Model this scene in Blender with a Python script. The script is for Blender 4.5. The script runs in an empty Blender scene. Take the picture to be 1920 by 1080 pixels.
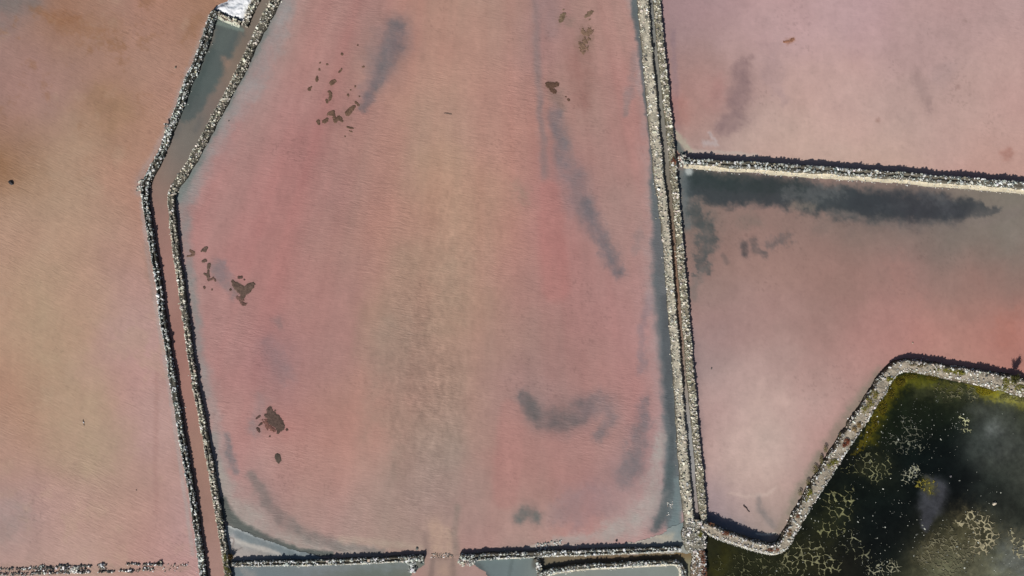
import bpy, math
import numpy as np
from mathutils import Vector

# ------------------------------------------------------------------ camera, world, sun
SC = bpy.context.scene
CAM_H = 200.0                       # drone height above the ponds, metres
M = 0.1                             # metres of ground per source pixel
cam_d = bpy.data.cameras.new('camera')
cam = bpy.data.objects.new('camera', cam_d)
SC.collection.objects.link(cam)
cam.location = (0, 0, CAM_H)
cam.rotation_euler = (0, 0, 0)
cam_d.sensor_width = 36
cam_d.lens = 36 * CAM_H / 192.0
cam_d.clip_start = 1
cam_d.clip_end = 6000
SC.camera = cam

SHADOW = (0.44, 0.90)               # ground direction the shadows fall in
ELEV = math.radians(38)
world = bpy.data.worlds.new('World')
SC.world = world
world.use_nodes = True
wn = world.node_tree
bg = wn.nodes['Background']
sky = wn.nodes.new('ShaderNodeTexSky')
sky.sky_type = 'NISHITA'
sky.sun_disc = False
sky.sun_elevation = ELEV
sky.sun_rotation = math.atan2(-SHADOW[0], -SHADOW[1])
wn.links.new(sky.outputs[0], bg.inputs[0])
bg.inputs[1].default_value = 0.05
sd = bpy.data.lights.new('sun', 'SUN')
sd.energy = 4.6
sd.angle = math.radians(0.5)
sd.color = (1.0, 0.955, 0.89)
sun = bpy.data.objects.new('sun', sd)
SC.collection.objects.link(sun)
c_, s_ = math.cos(ELEV), math.sin(ELEV)
ln = math.hypot(*SHADOW)
sun.rotation_euler = Vector((SHADOW[0] / ln * c_, SHADOW[1] / ln * c_, -s_)).to_track_quat('-Z', 'Y').to_euler()
sun.location = (-60, -120, 110)
SC.view_settings.view_transform = 'Standard'
SC.view_settings.look = 'None'
SC.view_settings.gamma = 1
SC.view_settings.exposure = 0.0
SC.view_settings.use_curve_mapping = False

# ------------------------------------------------------------------ small helpers
def wx(px): return (np.asarray(px, float) - 960.0) * M
def wy(py): return (540.0 - np.asarray(py, float)) * M
def lin(c):
    c = np.asarray(c, float) / 255.0
    return np.where(c <= 0.04045, c / 12.92, ((c + 0.055) / 1.055) ** 2.4)
GAIN = 1.0
def smooth(a, b, x):
    t = np.clip((x - a) / (b - a), 0, 1)
    return t * t * (3 - 2 * t)
def _hash(ix, iy, seed):
    h = (ix.astype(np.int64) * 374761393 + iy.astype(np.int64) * 668265263 + seed * 1442695041) & 0xFFFFFFFF
    h = ((h ^ (h >> 13)) * 1274126177) & 0xFFFFFFFF
    h = (h ^ (h >> 16)) & 0xFFFFFFFF
    return h / 4294967295.0
def vnoise(x, y, seed):
    ix = np.floor(x); iy = np.floor(y)
    fx = x - ix; fy = y - iy
    fx = fx * fx * (3 - 2 * fx); fy = fy * fy * (3 - 2 * fy)
    a = _hash(ix, iy, seed); b = _hash(ix + 1, iy, seed)
    c = _hash(ix, iy + 1, seed); d = _hash(ix + 1, iy + 1, seed)
    return (a + (b - a) * fx) * (1 - fy) + (c + (d - c) * fx) * fy
def fbm(x, y, scale, octv=4, seed=0, rough=0.5):
    """value noise, mean 0, about -1..1; scale in pixels"""
    x = np.asarray(x, float); y = np.asarray(y, float)
    v = np.zeros_like(x); a = 1.0; t = 0.0; f = 1.0 / scale
    for o in range(octv):
        ca, sa = math.cos(o * 1.1), math.sin(o * 1.1)
        v += a * (vnoise((x * ca - y * sa) * f + 17.3 * o, (x * sa + y * ca) * f - 9.1 * o, seed + o * 31) * 2 - 1)
        t += a; a *= rough; f *= 2.03
    return v / t * 1.5
def inpoly(x, y, poly):
    r = np.zeros(x.shape, bool)
    n = len(poly)
    for i in range(n):
        x1, y1 = poly[i][0], poly[i][1]; x2, y2 = poly[(i + 1) % n][0], poly[(i + 1) % n][1]
        if y1 == y2: continue
        c = ((y1 > y) != (y2 > y)) & (x < (x2 - x1) * (y - y1) / (y2 - y1) + x1)
        r ^= c
    return r
def pdist(x, y, pts):
    """distance to a polyline divided by its local width (pts are x, y, w)"""
    best = np.full(x.shape, 1e9)
    if len(pts) == 1:
        return np.hypot(x - pts[0][0], y - pts[0][1]) / pts[0][2]
    for (x1, y1, w1), (x2, y2, w2) in zip(pts[:-1], pts[1:]):
        dx, dy = x2 - x1, y2 - y1
        t = np.clip(((x - x1) * dx + (y - y1) * dy) / (dx * dx + dy * dy + 1e-9), 0, 1)
        d = np.hypot(x - x1 - t * dx, y - y1 - t * dy) / (w1 + (w2 - w1) * t)
        best = np.minimum(best, d)
    return best

def tag(o, label=None, cat=None, group=None, kind=None):
    if label: o['label'] = label
    if cat: o['category'] = cat
    if group: o['group'] = group
    if kind: o['kind'] = kind
    return o
def empty(name, loc=(0, 0, 0)):
    o = bpy.data.objects.new(name, None)
    o.empty_display_size = 0.5
    o.location = loc
    SC.collection.objects.link(o)
    return o
def mesh_obj(name, V, F, mat, cols=None, parent=None, attrs=None, smooth_shade=False, origin=None):
    """V (n,3) world coordinates, F (m,3 or 4); one linked mesh object"""
    V = np.asarray(V, np.float32); F = np.asarray(F, np.int32)
    off = np.zeros(3, np.float32)
    if parent is not None: off = np.array(parent.location, np.float32)
    elif origin is not None: off = np.array(origin, np.float32)
    me = bpy.data.meshes.new(name)
    k = F.shape[1]
    me.vertices.add(len(V)); me.vertices.foreach_set('co', (V - off).ravel())
    me.loops.add(F.size); me.loops.foreach_set('vertex_index', F.ravel())
    me.polygons.add(len(F)); me.polygons.foreach_set('loop_start', np.arange(0, F.size, k, dtype=np.int32))
    me.polygons.foreach_set('use_smooth', np.full(len(F), smooth_shade))
    if cols is not None:
        a = me.attributes.new('Col', 'FLOAT_COLOR', 'POINT')
        c4 = np.ones((len(V), 4), np.float32); c4[:, :3] = cols
        a.data.foreach_set('color', c4.ravel())
    for an, av in (attrs or {}).items():
        a = me.attributes.new(an, 'FLOAT', 'POINT')
        a.data.foreach_set('value', np.asarray(av, np.float32))
    me.update(calc_edges=True)
    me.materials.append(mat)
    o = bpy.data.objects.new(name, me)
    SC.collection.objects.link(o)
    if parent is not None: o.parent = parent
    else: o.location = off
    return o

# ------------------------------------------------------------------ materials
def nodes_of(name):
    m = bpy.data.materials.new(name); m.use_nodes = True
    nt = m.node_tree
    return m, nt, nt.nodes['Principled BSDF'], nt.nodes, nt.links
def math_n(nt, op, a, b=None):
    n = nt.nodes.new('ShaderNodeMath'); n.operation = op
    for i, v in enumerate((a, b)):
        if v is None: continue
        if isinstance(v, (int, float)): n.inputs[i].default_value = v
        else: nt.links.new(v, n.inputs[i])
    return n.outputs[0]
def noise_n(nt, vec, scale, detail=4, rough=0.55, dist=0.0):
    n = nt.nodes.new('ShaderNodeTexNoise')
    n.inputs['Scale'].default_value = scale; n.inputs['Detail'].default_value = detail
    n.inputs['Roughness'].default_value = rough; n.inputs['Distortion'].default_value = dist
    nt.links.new(vec, n.inputs['Vector'])
    return n.outputs['Fac']
def mapping(nt, src, scale=(1, 1, 1), rot=0.0):
    m0 = nt.nodes.new('ShaderNodeMapping'); m0.inputs['Rotation'].default_value = (0, 0, rot)
    n = nt.nodes.new('ShaderNodeMapping'); n.inputs['Scale'].default_value = scale
    nt.links.new(src, m0.inputs['Vector']); nt.links.new(m0.outputs[0], n.inputs['Vector'])
    return n.outputs[0]
def scale_col(nt, col, fac):
    n = nt.nodes.new('ShaderNodeVectorMath'); n.operation = 'SCALE'
    nt.links.new(col, n.inputs[0]); nt.links.new(fac, n.inputs['Scale'])
    return n.outputs[0]

def brine_material(name, rough, rot, bump=1.0, grain=0.10, wet=True):
    m, nt, p, N, L = nodes_of(name)
    geo = N.new('ShaderNodeNewGeometry')
    pos = geo.outputs['Position']
    col = N.new('ShaderNodeAttribute'); col.attribute_name = 'Col'
    rip = N.new('ShaderNodeAttribute'); rip.attribute_name = 'rip'
    # fine sediment grain, and soft clouds in the silt
    g1 = noise_n(nt, pos, 5.5, 2, 0.7)
    g2 = noise_n(nt, mapping(nt, pos, (0.35, 0.2, 1)), 1.0, 5, 0.62, 0.6)
    g3 = noise_n(nt, pos, 1.3, 3, 0.6)
    f = math_n(nt, 'ADD', math_n(nt, 'MULTIPLY', math_n(nt, 'SUBTRACT', g1, 0.5), grain * 1.3),
               math_n(nt, 'MULTIPLY', math_n(nt, 'SUBTRACT', g2, 0.5), grain * 1.6))
    f = math_n(nt, 'ADD', f, math_n(nt, 'MULTIPLY', math_n(nt, 'SUBTRACT', g3, 0.5), grain))
    f = math_n(nt, 'ADD', f, 1.0)
    L.new(scale_col(nt, col.outputs['Color'], f), p.inputs['Base Color'])
    p.inputs['Roughness'].default_value = rough
    p.inputs['Specular IOR Level'].default_value = 0.2 if wet else 0.15
    # wind ripples: stretched noise, warped so that the crests break up
    r1 = noise_n(nt, mapping(nt, pos, (0.42, 2.1, 1), rot), 1.0, 3, 0.6, 0.9)
    r2 = noise_n(nt, mapping(nt, pos, (0.9, 3.6, 1), rot + 0.12), 1.0, 2, 0.5, 0.7)
    h = math_n(nt, 'ADD', math_n(nt, 'MULTIPLY', r1, 1.0), math_n(nt, 'MULTIPLY', r2, 0.5))
    h = math_n(nt, 'MULTIPLY', h, rip.outputs['Fac'])
    b = N.new('ShaderNodeBump'); b.inputs['Strength'].default_value = 1.0
    b.inputs['Distance'].default_value = 0.068 * bump
    L.new(h, b.inputs['Height']); L.new(b.outputs[0], p.inputs['Normal'])
    return m
mat_brine = brine_material('rose_brine', 0.5, math.radians(9), 0.8)
mat_brine_w = brine_material('tan_brine', 0.5, math.radians(24), 0.85)
mat_calm = brine_material('calm_brine', 0.42, 0.1, 0.5, 0.12)
mat_dark = brine_material('dark_brine', 0.22, 0.6, 0.5, 0.5)
mat_flat = brine_material('dry_salt_flat', 0.9, 0.9, 0.5, 0.22, False)

def rough_material(name, grain=0.4, scale=6.0, rough=0.92, bump=0.05):
    m, nt, p, N, L = nodes_of(name)
    geo = N.new('ShaderNodeNewGeometry'); pos = geo.outputs['Position']
    col = N.new('ShaderNodeAttribute'); col.attribute_name = 'Col'
    g = noise_n(nt, pos, scale, 4, 0.65)
    f = math_n(nt, 'ADD', math_n(nt, 'MULTIPLY', math_n(nt, 'SUBTRACT', g, 0.5), grain * 2), 1.0)
    L.new(scale_col(nt, col.outputs['Color'], f), p.inputs['Base Color'])
    p.inputs['Roughness'].default_value = rough
    p.inputs['Specular IOR Level'].default_value = 0.2
    b = N.new('ShaderNodeBump'); b.inputs['Distance'].default_value = bump
    L.new(noise_n(nt, pos, scale * 1.5, 3), b.inputs['Height']); L.new(b.outputs[0], p.inputs['Normal'])
    return m
mat_stone = rough_material('limestone_rubble', 0.22, 7.0, 0.85, 0.03)
mat_fill = rough_material('packed_earth_and_grit', 0.65, 5.0, 0.95, 0.08)
mat_salt = rough_material('white_salt_crust', 0.10, 4.0, 0.7, 0.05)
mat_mat = rough_material('brown_algae_mat', 0.5, 3.0, 0.95, 0.06)
mat_leaf = rough_material('scrub_leaf', 0.3, 3.0, 0.8, 0.0)
mat_algae = rough_material('net_algae', 0.35, 5.0, 0.75, 0.03)

# ------------------------------------------------------------------ centre lines (pixels of the survey grid, 0.1 m each)
A = [(403,20,14),(397,32,17),(377,93,17),(353,150,17),(337,193,16),(322,230,13),(300,290,15),(277,330,17),(268,350,17),
     (271,375,13),(283,460,12),(297,540,12),(304,600,12),(320,693,13),(338,820,13),(357,920,13),(372,1020,13),(380,1080,13),(418,1330,13)]
B = [(650,-250,18),(514,0,18),(480,67,17),(449,133,16),(413,200,16),(377,267,16),(350,317,17),(330,343,17),(319,362,15),(320,385,13),
     (327,460,13),(341,560,13),(355,660,12),(366,730,12),(384,820,12),(401,920,13),(417,1020,13),(427,1080,13),(462,1330,13)]
A2 = [(617,-250,14),(478,0,15),(466,25,14),(458,48,12)]
C = [(1186,-250,21),(1207,0,22),(1214,90,21),(1223,180,21),(1231,260,20),(1237,333,20),(1243,370,18),(1254,480,15),(1260,570,17),
     (1270,693,17),(1280,820,19),(1288,920,22),(1293,972,20),(1295,980,20)]
D = [(1211,-250,14),(1232,0,14),(1241,90,14),(1250,180,14),(1260,270,13),(1265,333,14),(1268,360,13),(1277,480,14),(1285,570,15),
     (1294,693,15),(1307,820,13),(1316,920,16),(1320,972,14),(1320,982,14)]
E = [(1284,301,11),(1330,304,13),(1380,307,15),(1600,322,15),(1750,333,15),(1920,347,14),(2170,370,14)]
F = [(1318,986,20),(1328,992,19),(1345,1000,20),(1400,1018,20),(1450,1034,20),(1470,1025,22),(1484,1000,23),(1505,960,26),(1540,903,28),
     (1575,848,29),(1612,790,30),(1650,732,30),(1675,693,26),(1695,684,24),(1740,690,24),(1800,702,28),(1850,711,30),(1900,722,36),
     (1960,735,38),(2170,775,38)]
G1 = [(433,1059,9),(522,1057,11),(657,1054,11),(795,1047,11)]
G2 = [(862,1045,9),(890,1046,14),(950,1042,12),(1000,1041,12),(1086,1037,11),(1172,1034,11),(1276,1030,9)]
G3 = [(1016,1078,12),(1034,1071,11),(1086,1064,10),(1172,1060,9),(1250,1055,8),(1270,1055,8),(1280,1064,9),(1284,1080,9),(1300,1330,9)]
G4 = [(1005,1048,9),(1011,1060,10),(1013,1085,12),(1030,1330,12)]
X1 = [(409,25,8),(420,32,8),(437,37,8),(450,43,8)]
K = [(1309,1029,28),(1311,1060,28),(1313,1100,28),(1330,1330,28)]
H = [(1304,974,34),(1302,990,40),(1302,1008,44),(1305,1026,40),(1308,1034,34)]

def line(p): return [(a[0], a[1]) for a in p]
BIG = 700
R_west = [(-BIG, -BIG), (880, -BIG)] + line(A2)[:1] + line(A2)[1:2] + [(445, -2), (403, 20)] + line(A) + [(470, 1700), (-BIG, 1700)]
R_canal = line(A)[1:] + [(470, 1700), (520, 1700)] + line(B)[::-1] + [(900, -BIG), (865, -BIG)] + line(A2) + [(450, 45), (437, 38), (420, 33)]
R_central = line(B) [:-2]+ line(G1) + [(800, 1052), (860, 1052)] + line(G2) + [(1296, 1000)] + line(C)[::-1] + [(1140, -BIG), (900, -BIG)]
R_cd = line(C) + [(1300, 990), (1318, 990)] + line(D)[::-1] + [(1170, -BIG), (1140, -BIG)]
R_ne = line(D)[:5] + line(E) + [(2700, 420), (2700, -BIG), (1170, -BIG)]
R_east = line(E)[::-1] + [(1262, 300)] + line(D)[5:] + [(1322, 990)] + line(F) + [(2700, 870), (2700, 420)]
R_dark = [(1318, 996)] + line(F) + [(2700, 870), (2700, 1700), (1345, 1700)] + line(K)[::-1]
R_lowcanal = [(1250, 1030), (1290, 1030), (1310, 1036), (1313, 1100), (1330, 1330), (1345, 1700), (1320, 1700)] + line(G3)[::-1] + line(G4)[:1] + line(G2)[3:]
R_basin_w = line(G1) + [(795, 1060), (772, 1075), (740, 1200), (700, 1700), (520, 1700)] + line(B)[-2:][::-1]
R_fan = [(795, 1047), (862, 1045), (880, 1055), (910, 1075), (1000, 1200), (1000, 1700), (690, 1700), (740, 1200), (772, 1075)]
R_basin_m = line(G2)[:4] + line(G4) + [(1060, 1700), (1000, 1700), (1000, 1200), (910, 1075), (880, 1055)]
R_basin_e = line(G3) + [(1330, 1700), (1060, 1700)] + line(G4)[2:][::-1]
flat_sw = [(422,984),(445,992),(470,1001),(500,1013),(530,1024),(562,1034),(600,1043),(640,1060),(425,1062)]
flat_se = [(1290,975),(1270,984),(1258,988),(1243,1000),(1212,1011),(1190,1017),(1150,1024),(1100,1034),(1060,1042),(1300,1036)]
shelf = [(398,20),(408,9),(425,2),(441,-14),(470,-40),(500,-45),(470,20),(456,42),(430,38)]

# ------------------------------------------------------------------ sediment colours, as control points and brush strokes on the beds
def cp(*a): return np.array(a, float)
PT_west = cp((0,-20,118,110,106),(40,35,146,120,106),(110,25,148,110,86),(130,45,150,112,88),(200,15,160,126,112),(210,70,163,126,110),(60,110,160,122,112),(130,130,163,124,113),
  (40,230,160,123,114),(110,300,170,136,114),(215,200,154,118,92),(250,250,166,130,110),(270,170,166,126,110),(310,120,168,128,112),
  (345,50,162,124,104),(380,10,154,114,90),(290,30,166,122,104),(100,450,172,145,118),(30,420,168,140,116),(200,400,170,138,116),(245,450,172,134,120),(15,320,148,112,84),(10,290,146,106,80),
  (60,600,170,143,115),(20,560,168,140,114),(150,560,172,143,118),(150,760,170,144,118),(180,850,168,142,120),(110,850,166,140,116),(240,700,176,138,128),(280,650,180,143,136),
  (60,760,168,130,108),(20,850,164,136,114),(50,930,168,138,124),(25,985,150,134,128),(140,960,172,142,126),(210,930,160,140,118),(260,930,174,134,122),(300,880,176,138,130),
  (340,1000,172,142,136),(290,1020,176,132,120),(120,1040,180,145,132),(30,1045,178,140,126),(230,330,170,132,110),(255,360,172,126,110),(265,560,176,138,128),(300,760,178,142,134),(150,-200,158,122,106),(100,1300,178,142,128))
PT_canal = cp((490,10,142,116,110),(450,70,134,110,104),(430,110,150,118,108),(400,180,140,112,108),(360,230,132,114,110),(330,290,140,118,114),(300,340,158,122,114),(295,420,170,122,116),
  (310,520,176,126,120),(325,640,172,118,112),(345,760,176,122,115),(365,860,174,124,114),(385,960,170,122,114),(400,1060,176,130,124),(600,-150,142,116,110),(430,1300,172,126,118))
PT_central = cp((540,60,176,128,122),(600,40,172,122,116),(680,30,168,120,115),(520,180,174,128,124),(600,150,172,122,116),(640,250,168,118,112),(560,260,172,118,114),(480,330,172,122,118),(420,400,176,124,120),
  (560,350,172,118,113),(640,360,164,118,112),(540,480,172,118,113),(450,440,172,118,114),(400,600,174,124,120),(480,600,170,118,114),(440,700,172,122,118),(520,700,152,118,115),(600,560,170,120,114),(600,680,168,120,114),
  (640,480,170,122,114),(700,300,172,126,114),(720,420,172,130,114),(700,120,172,126,116),(780,60,174,134,118),(800,200,174,138,120),(820,350,174,140,118),(900,100,176,136,120),(940,250,176,136,120),(900,420,174,140,118),(960,60,174,130,118),
  (980,200,172,130,118),(800,500,168,136,116),(760,600,162,132,114),(860,560,170,136,116),(900,650,166,132,116),(960,500,172,132,118),(950,380,174,136,118),(740,700,152,126,112),(820,700,160,132,114),(880,760,162,134,118),(800,800,158,134,118),(700,780,168,130,114),
  (660,850,174,132,118),(740,870,156,132,118),(830,880,152,132,120),(780,960,150,130,120),(860,950,150,130,120),(620,940,172,136,126),(560,900,176,130,120),(700,960,162,136,124),(640,760,172,122,112),(560,800,174,122,114),(460,800,172,124,118),
  (440,860,174,132,126),(480,900,164,134,126),(480,960,152,130,124),(560,980,160,136,126),(640,1015,158,134,124),(740,1010,160,136,122),(900,1010,170,130,122),(970,1005,176,132,124),(1080,1000,180,138,128),(1180,985,172,140,134),
  (935,800,172,124,116),(960,850,178,120,112),(1010,850,176,118,112),(1080,850,176,122,116),(1000,920,176,118,112),(920,920,172,124,116),(1060,900,174,120,114),(1140,830,176,122,116),(1120,900,170,122,118),(960,760,170,118,114),
  (1030,700,160,122,116),(1100,700,172,120,114),(1170,700,180,118,114),(1060,600,170,116,112),(1130,600,174,118,114),(1190,600,178,126,122),(1000,620,158,128,116),(1000,700,156,126,116),(1040,440,178,118,114),(1030,380,178,120,115),(1080,500,170,116,112),(1020,520,172,120,114),
  (1100,380,170,122,116),(1150,420,172,126,120),(1190,450,174,128,122),(1180,520,176,124,120),(1080,200,170,122,114),(1060,120,176,128,118),(1100,60,172,122,114),(1140,150,176,124,118),(1170,60,178,132,124),(1150,260,174,122,116),(1190,300,178,126,120),(1120,310,172,118,112),(1030,300,166,124,116),
  (1020,80,156,122,120),(1180,880,150,122,120),(1200,720,176,124,120),(1215,650,170,136,132),(1235,830,172,130,126),(1235,900,170,138,134),(1215,950,176,140,134),(900,-200,174,134,118),(1100,-200,174,124,116),(640,-200,170,122,116))
PT_cd = cp((1222,0,120,122,120),(1240,180,128,128,120),(1251,300,132,130,124),(1258,360,120,106,92),(1266,480,128,104,88),(1274,570,130,106,90),(1283,700,140,128,116),(1296,820,146,150,152),(1306,920,150,152,152),(1310,975,140,118,112),(1190,-300,120,120,118))
PT_ne = cp((1260,40,150,124,128),(1300,30,162,134,138),(1400,60,178,148,150),(1300,150,170,134,132),(1275,120,152,124,122),(1380,130,174,146,144),(1500,60,182,150,152),(1600,40,182,150,154),(1560,150,188,154,150),(1620,200,188,156,152),(1500,220,188,156,150),
  (1700,100,176,146,146),(1760,60,172,142,142),(1850,40,176,146,146),(1850,120,182,150,146),(1900,200,184,150,146),(1800,240,188,156,150),(1730,200,176,146,142),(1650,280,190,158,148),(1500,280,190,160,150),(1400,270,186,156,148),(1330,200,168,128,122),(1285,190,164,118,112),(1280,230,158,122,116),(1320,260,172,152,150),(1400,200,174,144,142),(1880,290,184,146,138),(2200,100,182,150,146),(1600,-250,180,150,150))
PT_east = cp((1310,420,140,118,110),(1400,410,152,124,116),(1500,420,150,122,114),(1600,440,144,120,112),(1700,450,138,120,112),(1800,450,134,120,112),(1880,420,134,122,112),(1900,500,138,112,104),(1850,560,152,112,104),(1780,540,150,118,110),(1700,520,156,118,112),(1600,520,152,116,108),(1500,500,156,120,112),(1420,480,160,124,116),(1330,540,148,120,114),
  (1340,460,158,122,114),(1560,600,156,118,112),(1450,600,164,130,124),(1360,620,160,126,122),(1320,680,152,130,128),(1650,620,172,124,118),(1740,640,180,126,118),(1860,620,178,120,110),(1900,640,172,116,106),(1620,680,176,130,124),(1540,700,172,136,130),(1440,700,176,146,140),(1380,740,186,156,150),(1330,780,176,144,140),(1500,780,184,152,146),(1580,750,176,136,130),(1430,840,190,162,154),(1370,860,186,154,148),
  (1480,880,184,148,142),(1540,830,180,138,132),(1410,920,190,162,150),(1350,930,168,134,134),(1440,960,178,144,138),(1380,970,160,134,134),(1470,970,170,138,130),(1345,975,136,126,136),(1430,1000,150,134,126),(1810,660,178,128,118),(2300,600,170,124,114))
PT_dark = cp((1500,1050,24,26,18),(1380,1030,34,34,18),(1340,1060,38,36,22),(1400,1070,34,32,20),(1700,850,15,20,18),(1780,850,13,17,16),(1650,980,16,20,18),(1560,1020,24,26,20),(1760,780,18,22,16),(1700,760,22,26,18),(1720,720,40,42,20),(1780,740,36,38,24),(1830,740,46,48,34),(1850,830,62,65,60),(1870,780,58,61,56),(1900,900,60,62,55),(1900,980,44,47,40),(1850,940,36,40,36),(1640,880,20,24,18),(1600,940,16,20,16),
  (1690,1000,14,18,16),(1790,940,10,14,14),(1800,1060,70,68,52),(1740,1050,56,56,42),(1880,1060,92,94,88),(1860,1020,60,62,54),(1780,1000,48,48,34),(1650,800,26,30,16),(1900,745,64,66,46),(2200,900,60,64,60),(1700,1300,24,28,22))
PT_basin = cp((470,1075,120,128,134),(560,1072,122,128,132),(700,1072,112,116,112),(780,1070,120,118,112),(900,1060,112,124,126),(950,1070,116,128,132),(990,1065,120,128,130),(1100,1075,140,142,140),(1200,1075,136,142,140),(1260,1072,142,144,140),(1050,1076,150,148,140),(600,1300,118,126,130),(1150,1300,130,138,138))
PT_fan = cp((828,1040,150,122,112),(830,1060,160,132,118),(790,1075,168,126,118),(880,1075,160,128,120),(850,1200,165,132,118),(815,1070,150,122,112))
PT_low = cp((1020,1053,98,92,78),(1060,1050,106,96,80),(1150,1045,104,88,70),(1230,1042,94,82,62),(1290,1035,122,100,70),(1292,1060,132,128,104),(1296,1080,124,124,106),(1320,1300,120,120,100))
PT_flat = cp((440,1000,138,144,144),(470,1012,128,138,138),(440,1030,166,158,152),(500,1030,158,152,146),(520,1024,124,134,136),(560,1036,120,130,132),(460,1040,164,156,152),(1280,1000,132,142,142),(1262,1010,158,156,148),(1220,1018,164,158,148),(1170,1024,160,150,142),(1110,1030,150,142,134),(1270,985,120,132,132))

def base_color(x, y, pts, sx, sy, warp):
    wxn = x + warp * fbm(x, y, 70, 4, 5); wyn = y + warp * fbm(x, y, 70, 4, 9) * 1.2
    num = np.zeros(x.shape + (3,)); den = np.zeros(x.shape)
    for q in pts:
        d2 = ((wxn - q[0]) / sx) ** 2 + ((wyn - q[1]) / sy) ** 2
        w = np.exp(-0.5 * d2) + 1e-5 / (1 + d2) ** 2
        num += w[..., None] * q[2:5]; den += w
    return num / den[..., None]

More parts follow.
